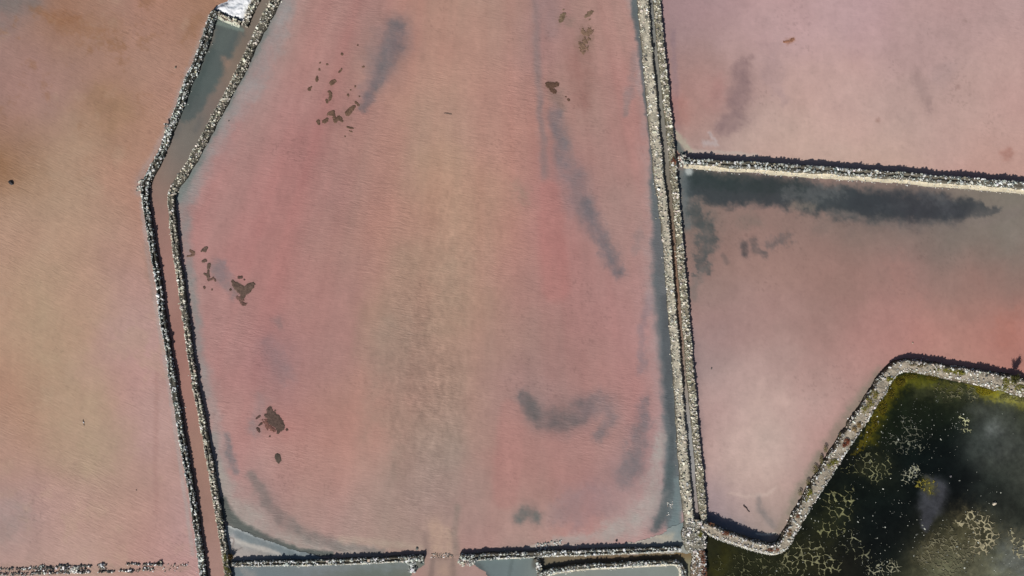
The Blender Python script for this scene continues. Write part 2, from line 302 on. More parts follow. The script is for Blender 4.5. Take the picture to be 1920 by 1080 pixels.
STROKES = {
 'central': [
  # along the diagonal dike: grey lilac margin
  ([(540,0,22),(500,90,30),(455,170,26),(410,240,28),(370,310,24),(345,365,22)], (150,140,138), .9, .7, 8, 40),
  ([(520,0,8),(480,90,9),(415,210,9),(360,320,10),(335,370,10)], (108,116,114), .8, .6, 3, 20),
  ([(338,375,14),(348,460,10),(361,560,9),(374,660,9),(388,740,8)], (132,132,130), .75, .9, 4, 30),
  ([(385,700,12),(398,780,14),(412,850,14),(424,920,16)], (158,142,138), .7, .8, 5, 30),
  ([(400,820,8),(415,900,8),(420,960,10)], (140,138,134), .7, .6, 3, 20),
  # dark slate streak
  ([(745,48,16),(738,80,20),(722,115,18),(708,150,10),(694,180,8),(680,205,6)], (92,90,94), .85, .75, 5, 16),
  ([(735,70,36),(715,110,30),(695,160,18),(690,190,10)], (132,112,112), .6, .8, 8, 24),
  ([(560,330,28),(620,180,26),(650,80,22)], (160,112,108), .35, .9, 14, 50),
  ([(500,420,22),(590,240,24)], (166,114,110), .4, .9, 10, 50),
  # line and streaks in the upper right
  ([(1004,0,8),(1008,120,7),(1014,200,6),(1020,330,8)], (136,116,114), .75, .8, 3, 30),
  ([(1028,0,22),(1036,60,14)], (146,120,118), .6, .8, 5, 30),
  ([(1040,210,12),(1050,260,16),(1058,300,20),(1080,340,22),(1095,380,18),(1100,400,14)], (122,108,110), .85, .8, 6, 24),
  ([(1070,360,30),(1095,420,22)], (144,116,116), .5, .9, 9, 30),
  ([(1100,380,11),(1125,440,14),(1145,480,14),(1160,512,9)], (108,100,104), .8, .95, 6, 16),
  ([(1040,182,10),(1056,200,7)], (130,108,100), .6, .8, 4, 12),
  ([(1085,105,20),(1095,150,22),(1092,190,16)], (146,102,94), .55, .9, 8, 24),
  ([(1178,170,7),(1172,215,5)], (132,120,118), .6, .8, 4, 14),
  ([(1188,100,6),(1184,180,8)], (140,122,120), .5, .8, 4, 14),
  # right margin: lilac, then slate
  ([(1182,-60,14),(1200,60,10),(1208,180,12),(1222,280,18),(1236,400,20),(1232,520,22),(1240,640,24),(1252,780,26),(1250,900,20),(1225,975,18)], (160,142,140), .75, .7, 6, 40),
  ([(1190,-60,8),(1197,40,9),(1206,120,7),(1216,200,6),(1224,280,7),(1229,340,12),(1237,420,14),(1243,520,19),(1251,620,19),(1258,720,18),(1263,820,18),(1263,900,16),(1258,950,17),(1262,985,14)], (92,98,101), .92, .5, 5, 22),
  ([(1245,560,8),(1254,700,8),(1261,820,6),(1257,890,6),(1247,950,7),(1234,985,8)], (76,80,84), .8, .6, 3, 16),
  ([(1215,560,8),(1206,620,7),(1202,700,6)], (132,116,120), .55, .8, 5, 20),
  ([(1197,440,10),(1190,470,6)], (136,120,118), .5, .8, 4, 12),
  ([(1258,880,9),(1252,930,10),(1240,968,11),(1228,992,7)], (80,88,90), .9, .6, 4, 12), ([(1271,900,7),(1270,950,9),(1266,984,10)], (112,124,126), .9, .6, 3, 14),
  # crescent and blots at lower right
  ([(982,738,10),(992,765,20),(1015,785,20),(1050,792,20),(1085,778,20),(1105,762,14)], (94,86,86), 1, .65, 6, 26),
  ([(1100,762,18),(1135,755,16),(1150,785,12),(1120,815,10)], (118,104,106), .8, .8, 7, 22),
  ([(985,740,40),(1050,770,44),(1130,770,36)], (152,120,118), .4, .8, 10, 40),
  ([(1210,750,10),(1206,790,14),(1196,840,18),(1180,880,24),(1168,900,18)], (122,108,110), .85, .75, 8, 24),
  ([(1050,965,22),(1085,945,32),(1130,930,30),(1080,985,16)], (146,120,120), .7, .8, 9, 30),
  ([(972,972,10),(990,962,14),(1005,970,12)], (98,94,92), .8, .75, 4, 14),
  ([(1160,950,18),(1200,920,16)], (160,130,128), .5, .8, 7, 24),
  ([(958,770,22),(956,850,26),(948,930,24)], (170,120,113), .65, .35, 4, 24),
  ([(1032,360,20),(1036,450,24),(1044,540,26)], (174,118,112), .5, .4, 5, 24),
  # blots at left
  ([(505,650,16),(525,680,22),(535,705,14)], (140,114,114), .7, .85, 8, 24),
  ([(410,508,12),(418,520,10),(440,550,9)], (132,116,116), .7, .8, 6, 14),
  ([(520,600,9),(524,612,6)], (136,114,112), .6, .9, 4, 12),
  ([(490,750,14),(480,790,10),(470,800,9)], (142,122,120), .6, .9, 6, 16),
  ([(425,815,4),(430,850,8),(442,885,6)], (110,108,110), .75, .8, 3, 12),
  # pale silt in the bottom corners
  ([(404,880,10),(424,930,20),(455,975,26),(520,1008,22),(610,1028,14),(700,1034,8)], (160,150,142), .85, .9, 8, 30),
  ([(1236,820,8),(1232,880,12),(1218,935,20),(1184,982,22),(1120,1010,13),(1040,1018,8)], (168,156,150), .9, .85, 8, 30),
  ([(440,533,9),(456,544,10),(470,538,9)], (138,108,100), .6, .9, 5, 8), ([(455,562,6)], (140,104,96), .6, .9, 5, 6),
  ([(508,780,11),(518,796,12)], (140,104,97), .6, .9, 5, 8), ([(498,798,10)], (142,106,98), .6, .9, 6, 7), ([(521,860,7)], (138,106,98), .5, .9, 4, 6),
  ([(480,808,12),(474,798,8)], (132,120,118), .7, .8, 5, 10), ([(410,500,14),(422,515,12)], (128,114,116), .7, .8, 8, 12),
  ([(620,160,8),(618,185,8)], (146,110,102), .5, .9, 5, 7), ([(612,222,14),(640,222,14),(660,205,8)], (146,110,102), .5, .9, 6, 8),
  ([(1096,80,16),(1103,60,12)], (136,106,94), .65, .9, 9, 7), ([(1054,35,8),(1066,40,9)], (140,116,106), .6, .9, 5, 7), ([(1036,162,10),(1050,185,10)], (132,106,98), .6, .9, 5, 8),
  # arcs at lower left
  ([(418,940,8),(424,965,12),(450,988,11),(480,1004,10),(520,1022,9),(560,1034,7),(620,1040,5)], (78,84,80), .9, .5, 3, 16),
  ([(470,890,7),(500,935,12),(530,975,14),(580,1005,12),(640,1026,7),(720,1036,5)], (116,106,102), .75, .8, 5, 24),
  ([(640,1012,6),(720,1018,7),(790,1028,5)], (172,150,134), .6, .8, 4, 20),
  # outlet
  ([(815,985,16),(826,1010,24),(830,1040,24)], (182,152,132), .8, .6, 4, 16),
  ([(798,1000,5),(799,1040,6)], (140,116,108), .6, .8, 2, 10),
  ([(858,950,6),(852,1000,6),(856,1040,7)], (134,118,108), .55, .8, 2, 10),
  ([(880,1040,8),(960,1034,8),(1000,1030,10),(1060,1026,10),(1130,1026,8)], (140,126,118), .6, .8, 3, 12),
  ([(985,1028,2.5),(1010,1021,2.5),(1040,1020,2.5),(1100,1024,2.5),(1160,1022,2.5)], (186,168,158), .7, .7, 2, 10),
  # vague mottling on the tan shoal
  ([(740,640,40),(760,720,44),(740,800,36)], (150,124,110), .45, .9, 24, 26),
  ([(830,600,26),(850,480,24)], (158,130,112), .35, .9, 20, 24),
  ([(748,850,16),(745,880,16)], (140,118,106), .5, .9, 8, 14),
  ([(1030,160,9)], (128,100,92), .4, .9, 4, 10),
  ([(970,350,12),(980,370,12)], (146,126,110), .4, .9, 8, 12),
  ([(520,790,30),(500,800,26)], (166,108,102), .35, .9, 8, 20),
 ],
 'west': [
  ([(60,14,6),(110,36,12),(150,40,8)], (142,98,70), .6, .8, 9, 16),
  ([(170,40,14),(220,50,18),(230,80,10)], (148,110,86), .45, .9, 10, 14),
  ([(0,0,34),(40,-12,34)], (118,112,108), .6, .9, 14, 30),
  ([(190,180,26),(230,210,26),(215,235,20)], (146,112,84), .4, .9, 14, 30),
  ([(370,35,8),(345,80,7)], (146,104,78), .5, .9, 6, 14),
  ([(70,560,60),(110,680,70),(150,800,60),(170,860,40)], (170,146,120), .55, .9, 16, 50),
  ([(60,420,60),(100,380,60),(150,300,50)], (172,142,120), .4, .9, 16, 50),
  ([(95,30,12),(135,46,12),(190,70,9),(226,90,8)], (146,104,78), .65, .9, 12, 11),
  ([(0,300,16),(8,325,16)], (140,100,72), .6, .9, 8, 16),
  ([(35,960,30),(20,990,26)], (146,132,126), .5, .9, 12, 30),
  ([(292,300,5),(280,320,5)], (150,96,76), .6, .8, 3, 8),
  ([(395,30,4),(345,150,4),(318,225,4),(288,290,5),(262,335,8),(262,360,9)], (160,140,136), .7, .7, 2, 10),
  ([(266,380,4),(276,470,4),(290,560,4),(305,650,3.5),(322,760,3.5),(345,920,3.5),(362,1040,3.5)], (168,148,144), .7, .7, 2, 10),
  ([(276,460,9),(286,556,6)], (146,116,104), .5, .9, 6, 8),
  ([(293,700,4),(291,860,5),(294,960,4)], (162,120,112), .35, .9, 6, 14),
  ([(0,1072,10),(80,1068,9),(160,1068,9),(250,1066,6),(350,1064,5)], (152,126,110), .5, .9, 4, 10),
 ],
 'canal': [
  ([(405,40,12),(430,55,26),(420,85,22),(405,110,24),(392,140,22),(375,170,20),(362,195,18),(350,212,16)], (88,95,93), 1, .35, 6, 14),
  ([(395,95,8),(378,140,8),(350,200,7)], (68,78,77), .6, .8, 4, 12),
  ([(430,62,12),(415,90,10)], (96,104,100), .6, .8, 5, 12),
  ([(420,110,5),(425,118,8)], (156,126,110), .7, .6, 2, 6),
  ([(335,232,8),(328,255,6)], (104,104,102), .6, .8, 3, 9),
  ([(376,225,7),(366,245,5)], (98,98,96), .5, .8, 3, 9),
  ([(408,42,4),(432,50,4),(455,56,3)], (120,132,124), .8, .8, 2, 6),
 ],
 'ne': [
  ([(1395,120,12),(1388,170,18),(1378,215,22),(1360,245,16)], (136,108,108), .8, .85, 10, 26),
  ([(1345,150,12),(1340,190,18)], (166,118,114), .4, .9, 8, 20),
  ([(1262,60,5),(1266,160,6),(1268,240,6)], (142,116,122), .5, .8, 4, 20),
  ([(1268,190,16),(1282,220,18)], (168,114,106), .5, .9, 8, 20),
  ([(1440,90,16),(1450,140,14),(1470,190,8)], (160,132,132), .4, .9, 12, 24),
  ([(1720,140,14),(1728,165,12),(1738,200,7),(1745,210,4)], (150,122,118), .5, .9, 7, 18),
  ([(1772,130,16),(1760,150,12)], (164,136,134), .4, .9, 8, 18),
  ([(1478,78,5),(1486,74,4)], (150,104,84), .8, .8, 3, 5),
  ([(1884,288,8),(1892,284,7),(1890,296,6)], (164,112,100), .6, .9, 5, 9),
  ([(1796,163,4)], (156,122,116), .6, .9, 2, 5), ([(1646,226,4)], (154,116,106), .6, .9, 3, 5), ([(1810,38,3)], (152,124,118), .6, .9, 2, 5),
  ([(1264,266,6),(1270,280,11),(1280,288,6)], (92,96,94), .9, .5, 3, 10),
  ([(1264,244,3),(1275,260,5.5),(1286,275,5.5),(1296,286,4)], (172,164,146), .9, .6, 2.5, 9), ([(1300,284,3),(1360,286,3),(1420,292,3)], (188,172,162), .6, .8, 3, 12),
  ([(1330,250,3),(1345,272,3),(1320,268,5)], (188,172,172), .6, .8, 4, 10),
 ],
 'east': [
  ([(1440,760,40),(1425,830,50),(1400,890,46)], (197,171,161), .75, .9, 12, 40),
  ([(1290,352,5),(1296,380,8),(1300,400,8)], (70,76,78), .6, .9, 8, 10),
  ([(1300,345,26),(1360,358,28),(1420,358,26),(1500,366,28),(1580,378,28),(1660,386,30),(1740,390,28),(1800,392,22),(1850,396,12),(1870,392,8)], (62,67,70), .97, .42, 12, 18),
  ([(1305,335,18),(1400,345,18),(1500,352,16)], (46,56,56), .7, .6, 5, 16),
  ([(1280,325,9),(1282,370,10),(1288,420,8)], (100,108,110), .8, .7, 4, 12), ([(1292,322,7)], (176,180,178), .9, .5, 2, 8),
  ([(1480,362,10),(1530,364,12),(1580,358,8)], (98,100,100), .7, .9, 10, 10), ([(1490,384,8),(1520,388,9)], (128,116,106), .7, .8, 6, 7), ([(1640,392,5),(1700,385,6)], (84,88,90), .6, .9, 8, 7),
  ([(1735,370,12),(1770,384,12),(1785,396,10)], (92,96,98), .7, .9, 9, 10),
  ([(1610,385,30),(1720,392,30),(1790,394,20)], (52,54,60), .5, .9, 10, 14),
  ([(1298,395,16),(1320,420,16),(1325,450,16),(1316,490,13),(1312,508,8)], (76,80,80), .85, .6, 11, 12),
  ([(1300,560,6),(1308,520,8),(1330,500,4)], (112,108,104), .5, .8, 5, 12),
  ([(1356,478,4),(1362,492,5)], (112,98,94), .6, .8, 3, 8),
  ([(1395,458,7),(1397,476,6)], (88,80,80), .9, .6, 5, 7),
  ([(1414,452,7),(1418,470,6),(1436,478,5)], (102,92,90), .85, .6, 5, 8),
  ([(1445,458,9),(1475,447,9)], (108,98,96), .8, .8, 8, 8),
  ([(1400,412,16),(1420,414,10)], (118,108,100), .5, .9, 7, 10),
  ([(1530,430,8),(1550,420,10)], (118,106,100), .4, .9, 6, 10),
  ([(1860,410,30),(1900,410,26),(1920,440,40)], (134,124,116), .5, .9, 12, 24),
  ([(1560,400,8),(1700,425,8),(1850,415,8),(1910,395,8)], (124,114,108), .5, .9, 6, 16),
  ([(1680,500,20),(1700,560,18),(1750,590,14)], (172,128,118), .35, .9, 14, 18),
  ([(1880,600,14),(1892,640,18),(1900,590,10)], (168,112,98), .4, .9, 9, 12),
  ([(1302,620,6),(1308,740,7),(1315,860,6),(1322,940,8)], (140,122,122), .6, .9, 4, 20),
  ([(1650,700,10),(1600,770,13),(1550,840,12),(1510,905,10),(1480,960,9)], (126,120,106), .75, .85, 4, 14),
  ([(1330,970,6),(1370,985,8),(1430,1010,8)], (112,114,124), .7, .9, 5, 10),
  ([(1422,930,4),(1424,955,5),(1440,975,6),(1450,985,6)], (126,118,116), .6, .8, 3, 8),
  ([(1370,924,3),(1400,932,4),(1440,926,3),(1455,915,2)], (196,172,162), .6, .8, 3, 8),
  ([(1418,1001,1.8),(1440,1003,2),(1456,999,1.8)], (200,190,180), .9, .5, 1, 6),
  ([(1458,1000,7),(1470,975,7)], (138,124,112), .6, .8, 3, 8),
 ],
 'dark': [
  ([(1700,712,5),(1682,718,8),(1664,742,10),(1644,782,9),(1624,822,6),(1606,850,3)], (104,92,22), .9, .8, 8, 6),
  ([(1700,712,8),(1760,722,9),(1800,730,8)], (104,98,40), .75, .8, 7, 7),
  ([(1820,725,8),(1850,736,12),(1890,742,12),(1930,752,14)], (134,126,48), .8, .8, 9, 8),
  ([(1810,980,24),(1840,1000,28),(1790,1020,30),(1750,1045,30)], (84,80,58), .85, .8, 16, 9),
  ([(1770,1066,34),(1830,1060,30),(1880,1070,34)], (100,98,78), .85, .8, 14, 9),
  ([(1905,1010,16),(1925,1030,18)], (92,88,70), .8, .8, 10, 8),
  ([(1640,875,26),(1615,880,14)], (44,44,28), .8, .9, 8, 10),
  ([(1560,960,34),(1530,1010,30),(1510,1055,40),(1400,1060,40)], (40,40,24), .8, .9, 12, 14),
  ([(1634,830,8),(1650,785,9),(1668,752,9),(1692,720,8)], (78,72,14), .6, .9, 8, 7),
  ([(1712,712,12),(1750,716,8)], (84,82,16), .7, .8, 6, 7),
  ([(1835,722,12),(1850,732,12),(1865,730,10)], (142,132,18), .85, .8, 7, 7),
  ([(1880,730,12),(1900,742,12),(1925,750,14)], (128,126,70), .8, .8, 8, 8),
  ([(1720,735,12),(1780,738,14),(1820,735,12)], (66,66,44), .6, .9, 9, 9),
  ([(1740,900,10),(1752,920,26),(1745,945,24),(1738,970,14),(1735,990,8)], (60,62,66), 1, .5, 5, 12),
  ([(1735,905,9),(1745,920,8)], (100,94,34), .6, .9, 6, 5),
  ([(1840,770,26),(1860,800,32),(1850,830,30)], (78,81,78), .5, .9, 12, 24),
  ([(1862,805,14)], (112,114,112), .5, .9, 8, 10),
  ([(1800,1000,22),(1840,985,22),(1850,1020,20)], (60,60,44), .6, .9, 10, 8),
  ([(1890,1050,24),(1930,1060,30)], (104,106,102), .7, .9, 12, 16),
  ([(1745,1066,18),(1780,1060,18)], (92,92,70), .6, .9, 10, 10),
  ([(1345,1065,18),(1360,1040,16)], (54,50,16), .6, .9, 8, 12),
 ],
 'basin': [
  ([(600,1060,30),(700,1062,10),(760,1060,8)], (126,134,140), .5, .9, 6, 16),
  ([(590,1080,10),(700,1078,10)], (100,106,100), .5, .9, 6, 14),
  ([(885,1052,4),(895,1066,10),(910,1080,8)], (72,78,78), .8, .7, 3, 10),
  ([(960,1050,3),(955,1080,4)], (92,104,104), .7, .7, 2, 10),
  ([(1002,1045,3),(1002,1062,5)], (84,80,72), .6, .8, 2, 8),
  ([(450,1066,3),(470,1080,10)], (150,146,142), .6, .9, 4, 10),
 ],
 'flat': [
  ([(425,982,4),(445,991,4),(500,1013,4),(560,1034,4)], (196,200,196), .8, .6, 1.5, 8),
  ([(446,1000,8),(480,1014,9),(520,1028,10),(560,1038,8)], (116,128,132), .8, .6, 3, 12),
  ([(434,1010,3),(455,1018,4),(490,1028,4),(525,1040,3)], (190,184,176), .7, .8, 3, 9),
  ([(436,1008,6),(432,1014,5)], (190,182,180), .5, .8, 2, 6),
  ([(431,1007,1.5),(438,1009,1.5),(439,1015,1.5),(436,1024,1.5)], (128,120,116), .7, .4, 1, 5),
  ([(434,1034,1.2),(445,1031,1.2),(454,1027,1.2)], (128,120,116), .6, .4, 1, 5),
  ([(1232,1006,3),(1250,1010,6),(1262,1002,5)], (192,180,158), .6, .9, 4, 8),
  ([(1278,990,8),(1272,1003,9)], (124,138,140), .6, .9, 4, 12),
  ([(1150,1022,2),(1190,1016,2),(1230,1004,2)], (196,188,176), .7, .6, 1, 8),
 ],
 'fan': [([(812,1045,4),(808,1080,5)], (122,104,98), .6, .8, 2, 8), ([(848,1045,4),(850,1080,6)], (124,108,100), .6, .8, 2, 8),
         ([(822,1043,6),(845,1042,6)], (112,92,84), .5, .9, 5, 5), ([(832,1070,10)], (176,148,130), .6, .8, 4, 10)],
 'low': [([(1030,1050,5),(1090,1044,4),(1200,1038,4),(1262,1036,4)], (122,108,86), .6, .8, 2, 10)],
 'cd': [([(1228,0,3),(1238,90,3),(1247,180,3),(1256,270,4),(1256,300,4)], (170,166,156), .8, .8, 1.5, 8)],
 'shelf': [],
}

SHIFT = {'west': (1, 3, 4), 'central': (-4, 4, 4), 'ne': (4, 5, 2), 'canal': (-18, -4, -7), 'basin': (-12, -9, -11), 'fan': (0, 5, 6)}
def paint(x, y, pts, key, sx, sy, warp):
    pts = pts.copy()
    if key in SHIFT:
        pts[:, 2:5] += SHIFT[key]
        if key == 'central':                      # the peach shoal down the middle
            tan = (pts[:, 2] - pts[:, 3]) < 36
            pts[tan, 2:5] += (6, -3, -1)
            pts[(~tan), 2:5] += (1, 3, 2)
            pts[(~tan) & (pts[:, 0] > 940), 2:5] += (-4, 0, 0)
        if key == 'west': pts[(pts[:, 2] - pts[:, 3]) < 30, 2:5] += (4, -2, 2)
    if key == 'east':
        up = pts[:, 1] < 470
        pts[up, 2:5] += (-11, -6, -6); pts[~up, 2:5] += (0, 4, 3)
    c = base_color(x, y, pts, sx, sy, warp)
    for (poly, rgb, alpha, soft, wamp, wsc) in STROKES.get(key, []):
        if key in ('central', 'west', 'ne'): rgb = (rgb[0], rgb[1] + 4, rgb[2] + 4)
        pa = np.array(poly, float)
        r = pa[:, 2].max() * 2.4 + wamp * 3
        sel = np.nonzero((x > pa[:, 0].min() - r) & (x < pa[:, 0].max() + r) & (y > pa[:, 1].min() - r) & (y < pa[:, 1].max() + r))[0]
        if len(sel) == 0: continue
        xs, ys = x[sel], y[sel]
        sd_ = int(pa[0, 0] * 7 + pa[0, 1]) % 991
        wa = wamp * (1.5 if pa[:, 2].max() > 7 and soft > .5 else 1.0)
        xw = xs + wa * fbm(xs, ys, wsc, 5, sd_, 0.74); yw = ys + wa * fbm(xs, ys, wsc, 5, sd_ + 7, 0.74)
        pdv = pdist(xw, yw, poly)
        m = alpha * (1 - smooth(1 - soft, 1 + soft, pdv))
        if soft > .5 and pa[:, 2].max() > 5:      # uneven thickness and a thin veil around it
            m = m * (.84 + .34 * fbm(xs, ys, wsc * .8, 5, sd_ + 13, .75))
            m = np.clip(np.maximum(m, alpha * .28 * (1 - smooth(.6, 2.3, pdv))), 0, 1)
        c[sel] = c[sel] * (1 - m[:, None]) + np.array(rgb, float) * m[:, None]
    # broad mottling, fine speckle and faint colour drift in the silt
    n1 = fbm(x, y, 34, 4, 41, 0.6); n2 = fbm(x, y * 0.35, 14, 3, 43); n3 = fbm(x, y, 120, 3, 47)
    c = c * (1 + 0.022 * n1 + 0.012 * n2)[:, None]
    c = c + (n3 * 1.6)[:, None] * np.array((1.0, -0.7, -0.5))
    if key == 'west':
        mr = smooth(.25, .95, fbm(x, y, 30, 5, 95, .72)) * smooth(430, 60, y) * .55
        c = c * (1 - mr[:, None]) + np.array((144, 106, 80)) * mr[:, None]
        mr = smooth(.35, 1., fbm(x, y, 44, 4, 97, .6)) * .3
        c = c * (1 - mr[:, None]) + np.array((178, 152, 130)) * mr[:, None]
    if key in ('central', 'west', 'ne', 'east'):
        # scattered dark grains of sediment, densest where it drifts together
        d = smooth(.25, .9, fbm(x, y, 60, 3, 83)) * .5 + .25
        c = c * (1 - .10 * d * smooth(.45, .85, fbm(x, y, 3.6, 2, 84)))[:, None]
        c = c * (1 + .020 * fbm(x, y, 9, 3, 85, .7))[:, None]
    if key == 'central':
        # long wind-drawn streaks fanning down the pond
        sx2 = (x - 930) / (y + 900) * 1500
        st = fbm(sx2, y * .06, 26, 4, 88, .6)
        c = c * (1 + .020 * st)[:, None] + (fbm(sx2, y * .05, 60, 3, 89) * 3.0)[:, None] * np.array((.6, -1.0, -.8))
        wgt = np.exp(-((x - 800) / 90) ** 2 - ((y - 740) / 200) ** 2) + .5 * np.exp(-((x - 860) / 110) ** 2 - ((y - 420) / 160) ** 2)
        c = c * (1 + .10 * wgt * fbm(x * 1.3, y * .8, 11, 4, 86, .75))[:, None]
    return np.clip(c, 4, 250)

# ------------------------------------------------------------------ the water sheets and flats
def axis(lo, hi, a, b, step, coarse):
    return np.unique(np.concatenate([np.arange(a, b + step * .5, step), np.arange(lo, a, coarse), np.arange(b + coarse, hi + 1, coarse)]))
def sheet_grid(step):
    X_ = axis(-520, 2440, -20, 1940, step, 14); Y_ = axis(-420, 1500, -20, 1100, step, 14)
    X_ = np.concatenate([X_[~(((X_ > 420) & (X_ < 620)) | ((X_ > 1100) & (X_ < 1300)))], np.arange(420.3, 620, 1.2), np.arange(1100.3, 1300, 1.2)])
    Y_ = np.concatenate([Y_[~((Y_ > 978) & (Y_ < 1080))], np.arange(978.3, 1080, 1.2)])
    return np.sort(X_), np.sort(Y_)
GX, GY = sheet_grid(2.4)
nx, ny = len(GX), len(GY)
CX, CY = np.meshgrid((GX[:-1] + GX[1:]) / 2, (GY[:-1] + GY[1:]) / 2)
REG = np.full(CX.shape, -1)
AREAS = [
 ('salt_flat', flat_sw, 'flat', PT_flat, 16, 12, 2, mat_flat, 'pale grey triangular salt flat in the corner where the long dike meets the wall at the bottom', 'salt flat', 0.1),
 ('salt_flat', flat_se, 'flat', PT_flat, 16, 12, 2, mat_flat, 'pale salt flat at the lower right corner of the big rose pond beside the rubble junction', 'salt flat', 0.1),
 ('canal_water', R_cd, 'cd', PT_cd, 30, 60, 2, mat_calm, 'narrow ditch of still water between the two parallel dikes of the central causeway', 'canal', 0.2),
 ('canal_water', R_lowcanal, 'low', PT_low, 20, 10, 2, mat_calm, 'narrow olive brown ditch between the stone walls at the bottom edge', 'canal', 0.2),
 ('canal_water', R_canal, 'canal', PT_canal, 26, 40, 4, mat_calm, 'pink canal between the two left dikes, dark green at its upper end', 'canal', 0.25),
 ('basin_water', R_basin_w, 'basin', PT_basin, 40, 20, 6, mat_calm, 'blue grey basin below the wall left of the outlet', 'pond', 0.2),
 ('outlet_water', R_fan, 'fan', PT_fan, 20, 16, 4, mat_calm, 'sandy pink outlet flowing through the gap in the bottom wall', 'channel', 0.3),
 ('basin_water', R_basin_m, 'basin', PT_basin, 40, 20, 6, mat_calm, 'small blue grey basin right of the sandy outlet', 'pond', 0.2),
 ('basin_water', R_basin_e, 'basin', PT_basin, 40, 20, 6, mat_calm, 'pale grey basin below the lower stone wall left of the junction', 'pond', 0.2),
 ('pond_water', R_central, 'central', PT_central, 42, 52, 16, mat_brine, 'large rose and tan salt pond in the middle with grey streaks', 'pond', 1.0),
 ('pond_water', R_west, 'west', PT_west, 46, 50, 16, mat_brine_w, 'tan and pink rippled salt pond along the left side', 'pond', 1.0),
 ('pond_water', R_ne, 'ne', PT_ne, 50, 46, 16, mat_brine, 'pale lilac pink salt pond at the upper right', 'pond', 0.35),
 ('pond_water', R_east, 'east', PT_east, 46, 40, 14, mat_brine, 'pink salt pond with a dark band under its upper wall at the right', 'pond', 0.35),
]
JX, JY = CX + 2.2 * fbm(CX, CY, 9, 3, 301, .6), CY + 2.2 * fbm(CX, CY, 9, 3, 302, .6)
for i, a in enumerate(AREAS):
    m = (inpoly(JX, JY, a[1]) if a[2] in ('flat', 'fan') else inpoly(CX, CY, a[1])) & (REG < 0)
    REG[m] = i
dark_m = inpoly(CX, CY, R_dark) & (REG < 0)
REG[(REG < 0) & ~dark_m] = 10        # anything left over joins the west sheet
REG[dark_m] = 99
VX, VY = np.meshgrid(GX, GY)
def quads_of(mask, nxv):
    j, i = np.nonzero(mask)
    a = j * nxv + i
    return np.stack([a, a + nxv, a + nxv + 1, a + 1], 1)
for i, (name, poly, key, pts, sx, sy, wp, mat, label, cat, rip) in enumerate(AREAS):
    q = quads_of(REG == i, nx)
    used, inv = np.unique(q, return_inverse=True)
    x = VX.ravel()[used]; y = VY.ravel()[used]
    c = paint(x, y, pts, key, sx, sy, wp)
    z = np.zeros(len(x))
    if key == 'flat':
        z = 0.05 + 0.03 * fbm(x, y, 14, 3, 77)
    r = rip * (0.55 + 0.6 * smooth(-0.5, 0.8, fbm(x, y, 160, 3, 61)))
    if key == 'central':
        r = r * (0.75 + 0.5 * smooth(0.2, -0.6, fbm(x, y, 90, 3, 62)))
    if key == 'east': r *= smooth(1900, 1350, x)
    V = np.stack([wx(x), wy(y), z], 1)
    o = mesh_obj(name, V, inv.reshape(-1, 4), mat, lin(c) * GAIN, attrs={'rip': r}, smooth_shade=True)
    tag(o, label, cat, kind='structure')

# dark pond on its own finer grid, with algae nets standing up out of it
DXs = axis(1300, 2440, 1300, 1940, 1.25, 14); DYs = axis(660, 1500, 660, 1100, 1.25, 14)
DX, DY = np.meshgrid(DXs, DYs)
dcx, dcy = np.meshgrid((DXs[:-1] + DXs[1:]) / 2, (DYs[:-1] + DYs[1:]) / 2)
dq = quads_of(inpoly(dcx, dcy, R_dark), len(DXs))
used, inv = np.unique(dq, return_inverse=True)
x = DX.ravel()[used]; y = DY.ravel()[used]
c = paint(x, y, PT_dark, 'dark', 34, 30, 12)
c = c * (1 + 0.18 * fbm(x, y, 16, 4, 91, 0.65))[:, None]
o = mesh_obj('pond_water', np.stack([wx(x), wy(y), np.zeros(len(x))], 1), inv.reshape(-1, 4), mat_dark, lin(np.clip(c, 4, 250)), attrs={'rip': np.full(len(x), .2)}, smooth_shade=True)
tag(o, 'nearly black pond with branching algae in the lower right corner', 'pond', kind='structure')

# wide ground under and around everything
g = 2600.0
xs = np.linspace(-g, g, 41); ys = np.linspace(-g, g, 41)
gx, gy = np.meshgrid(xs, ys)
gv = np.stack([gx.ravel(), gy.ravel(), np.full(gx.size, -0.35)], 1)
gq = quads_of(np.ones((40, 40), bool), 41)
o = mesh_obj('ground', gv, gq, mat_flat, np.tile(lin((168, 138, 122)), (len(gv), 1)), attrs={'rip': np.full(len(gv), .3)})
tag(o, 'tan salt marsh ground lying under and around the ponds', 'ground', kind='structure')

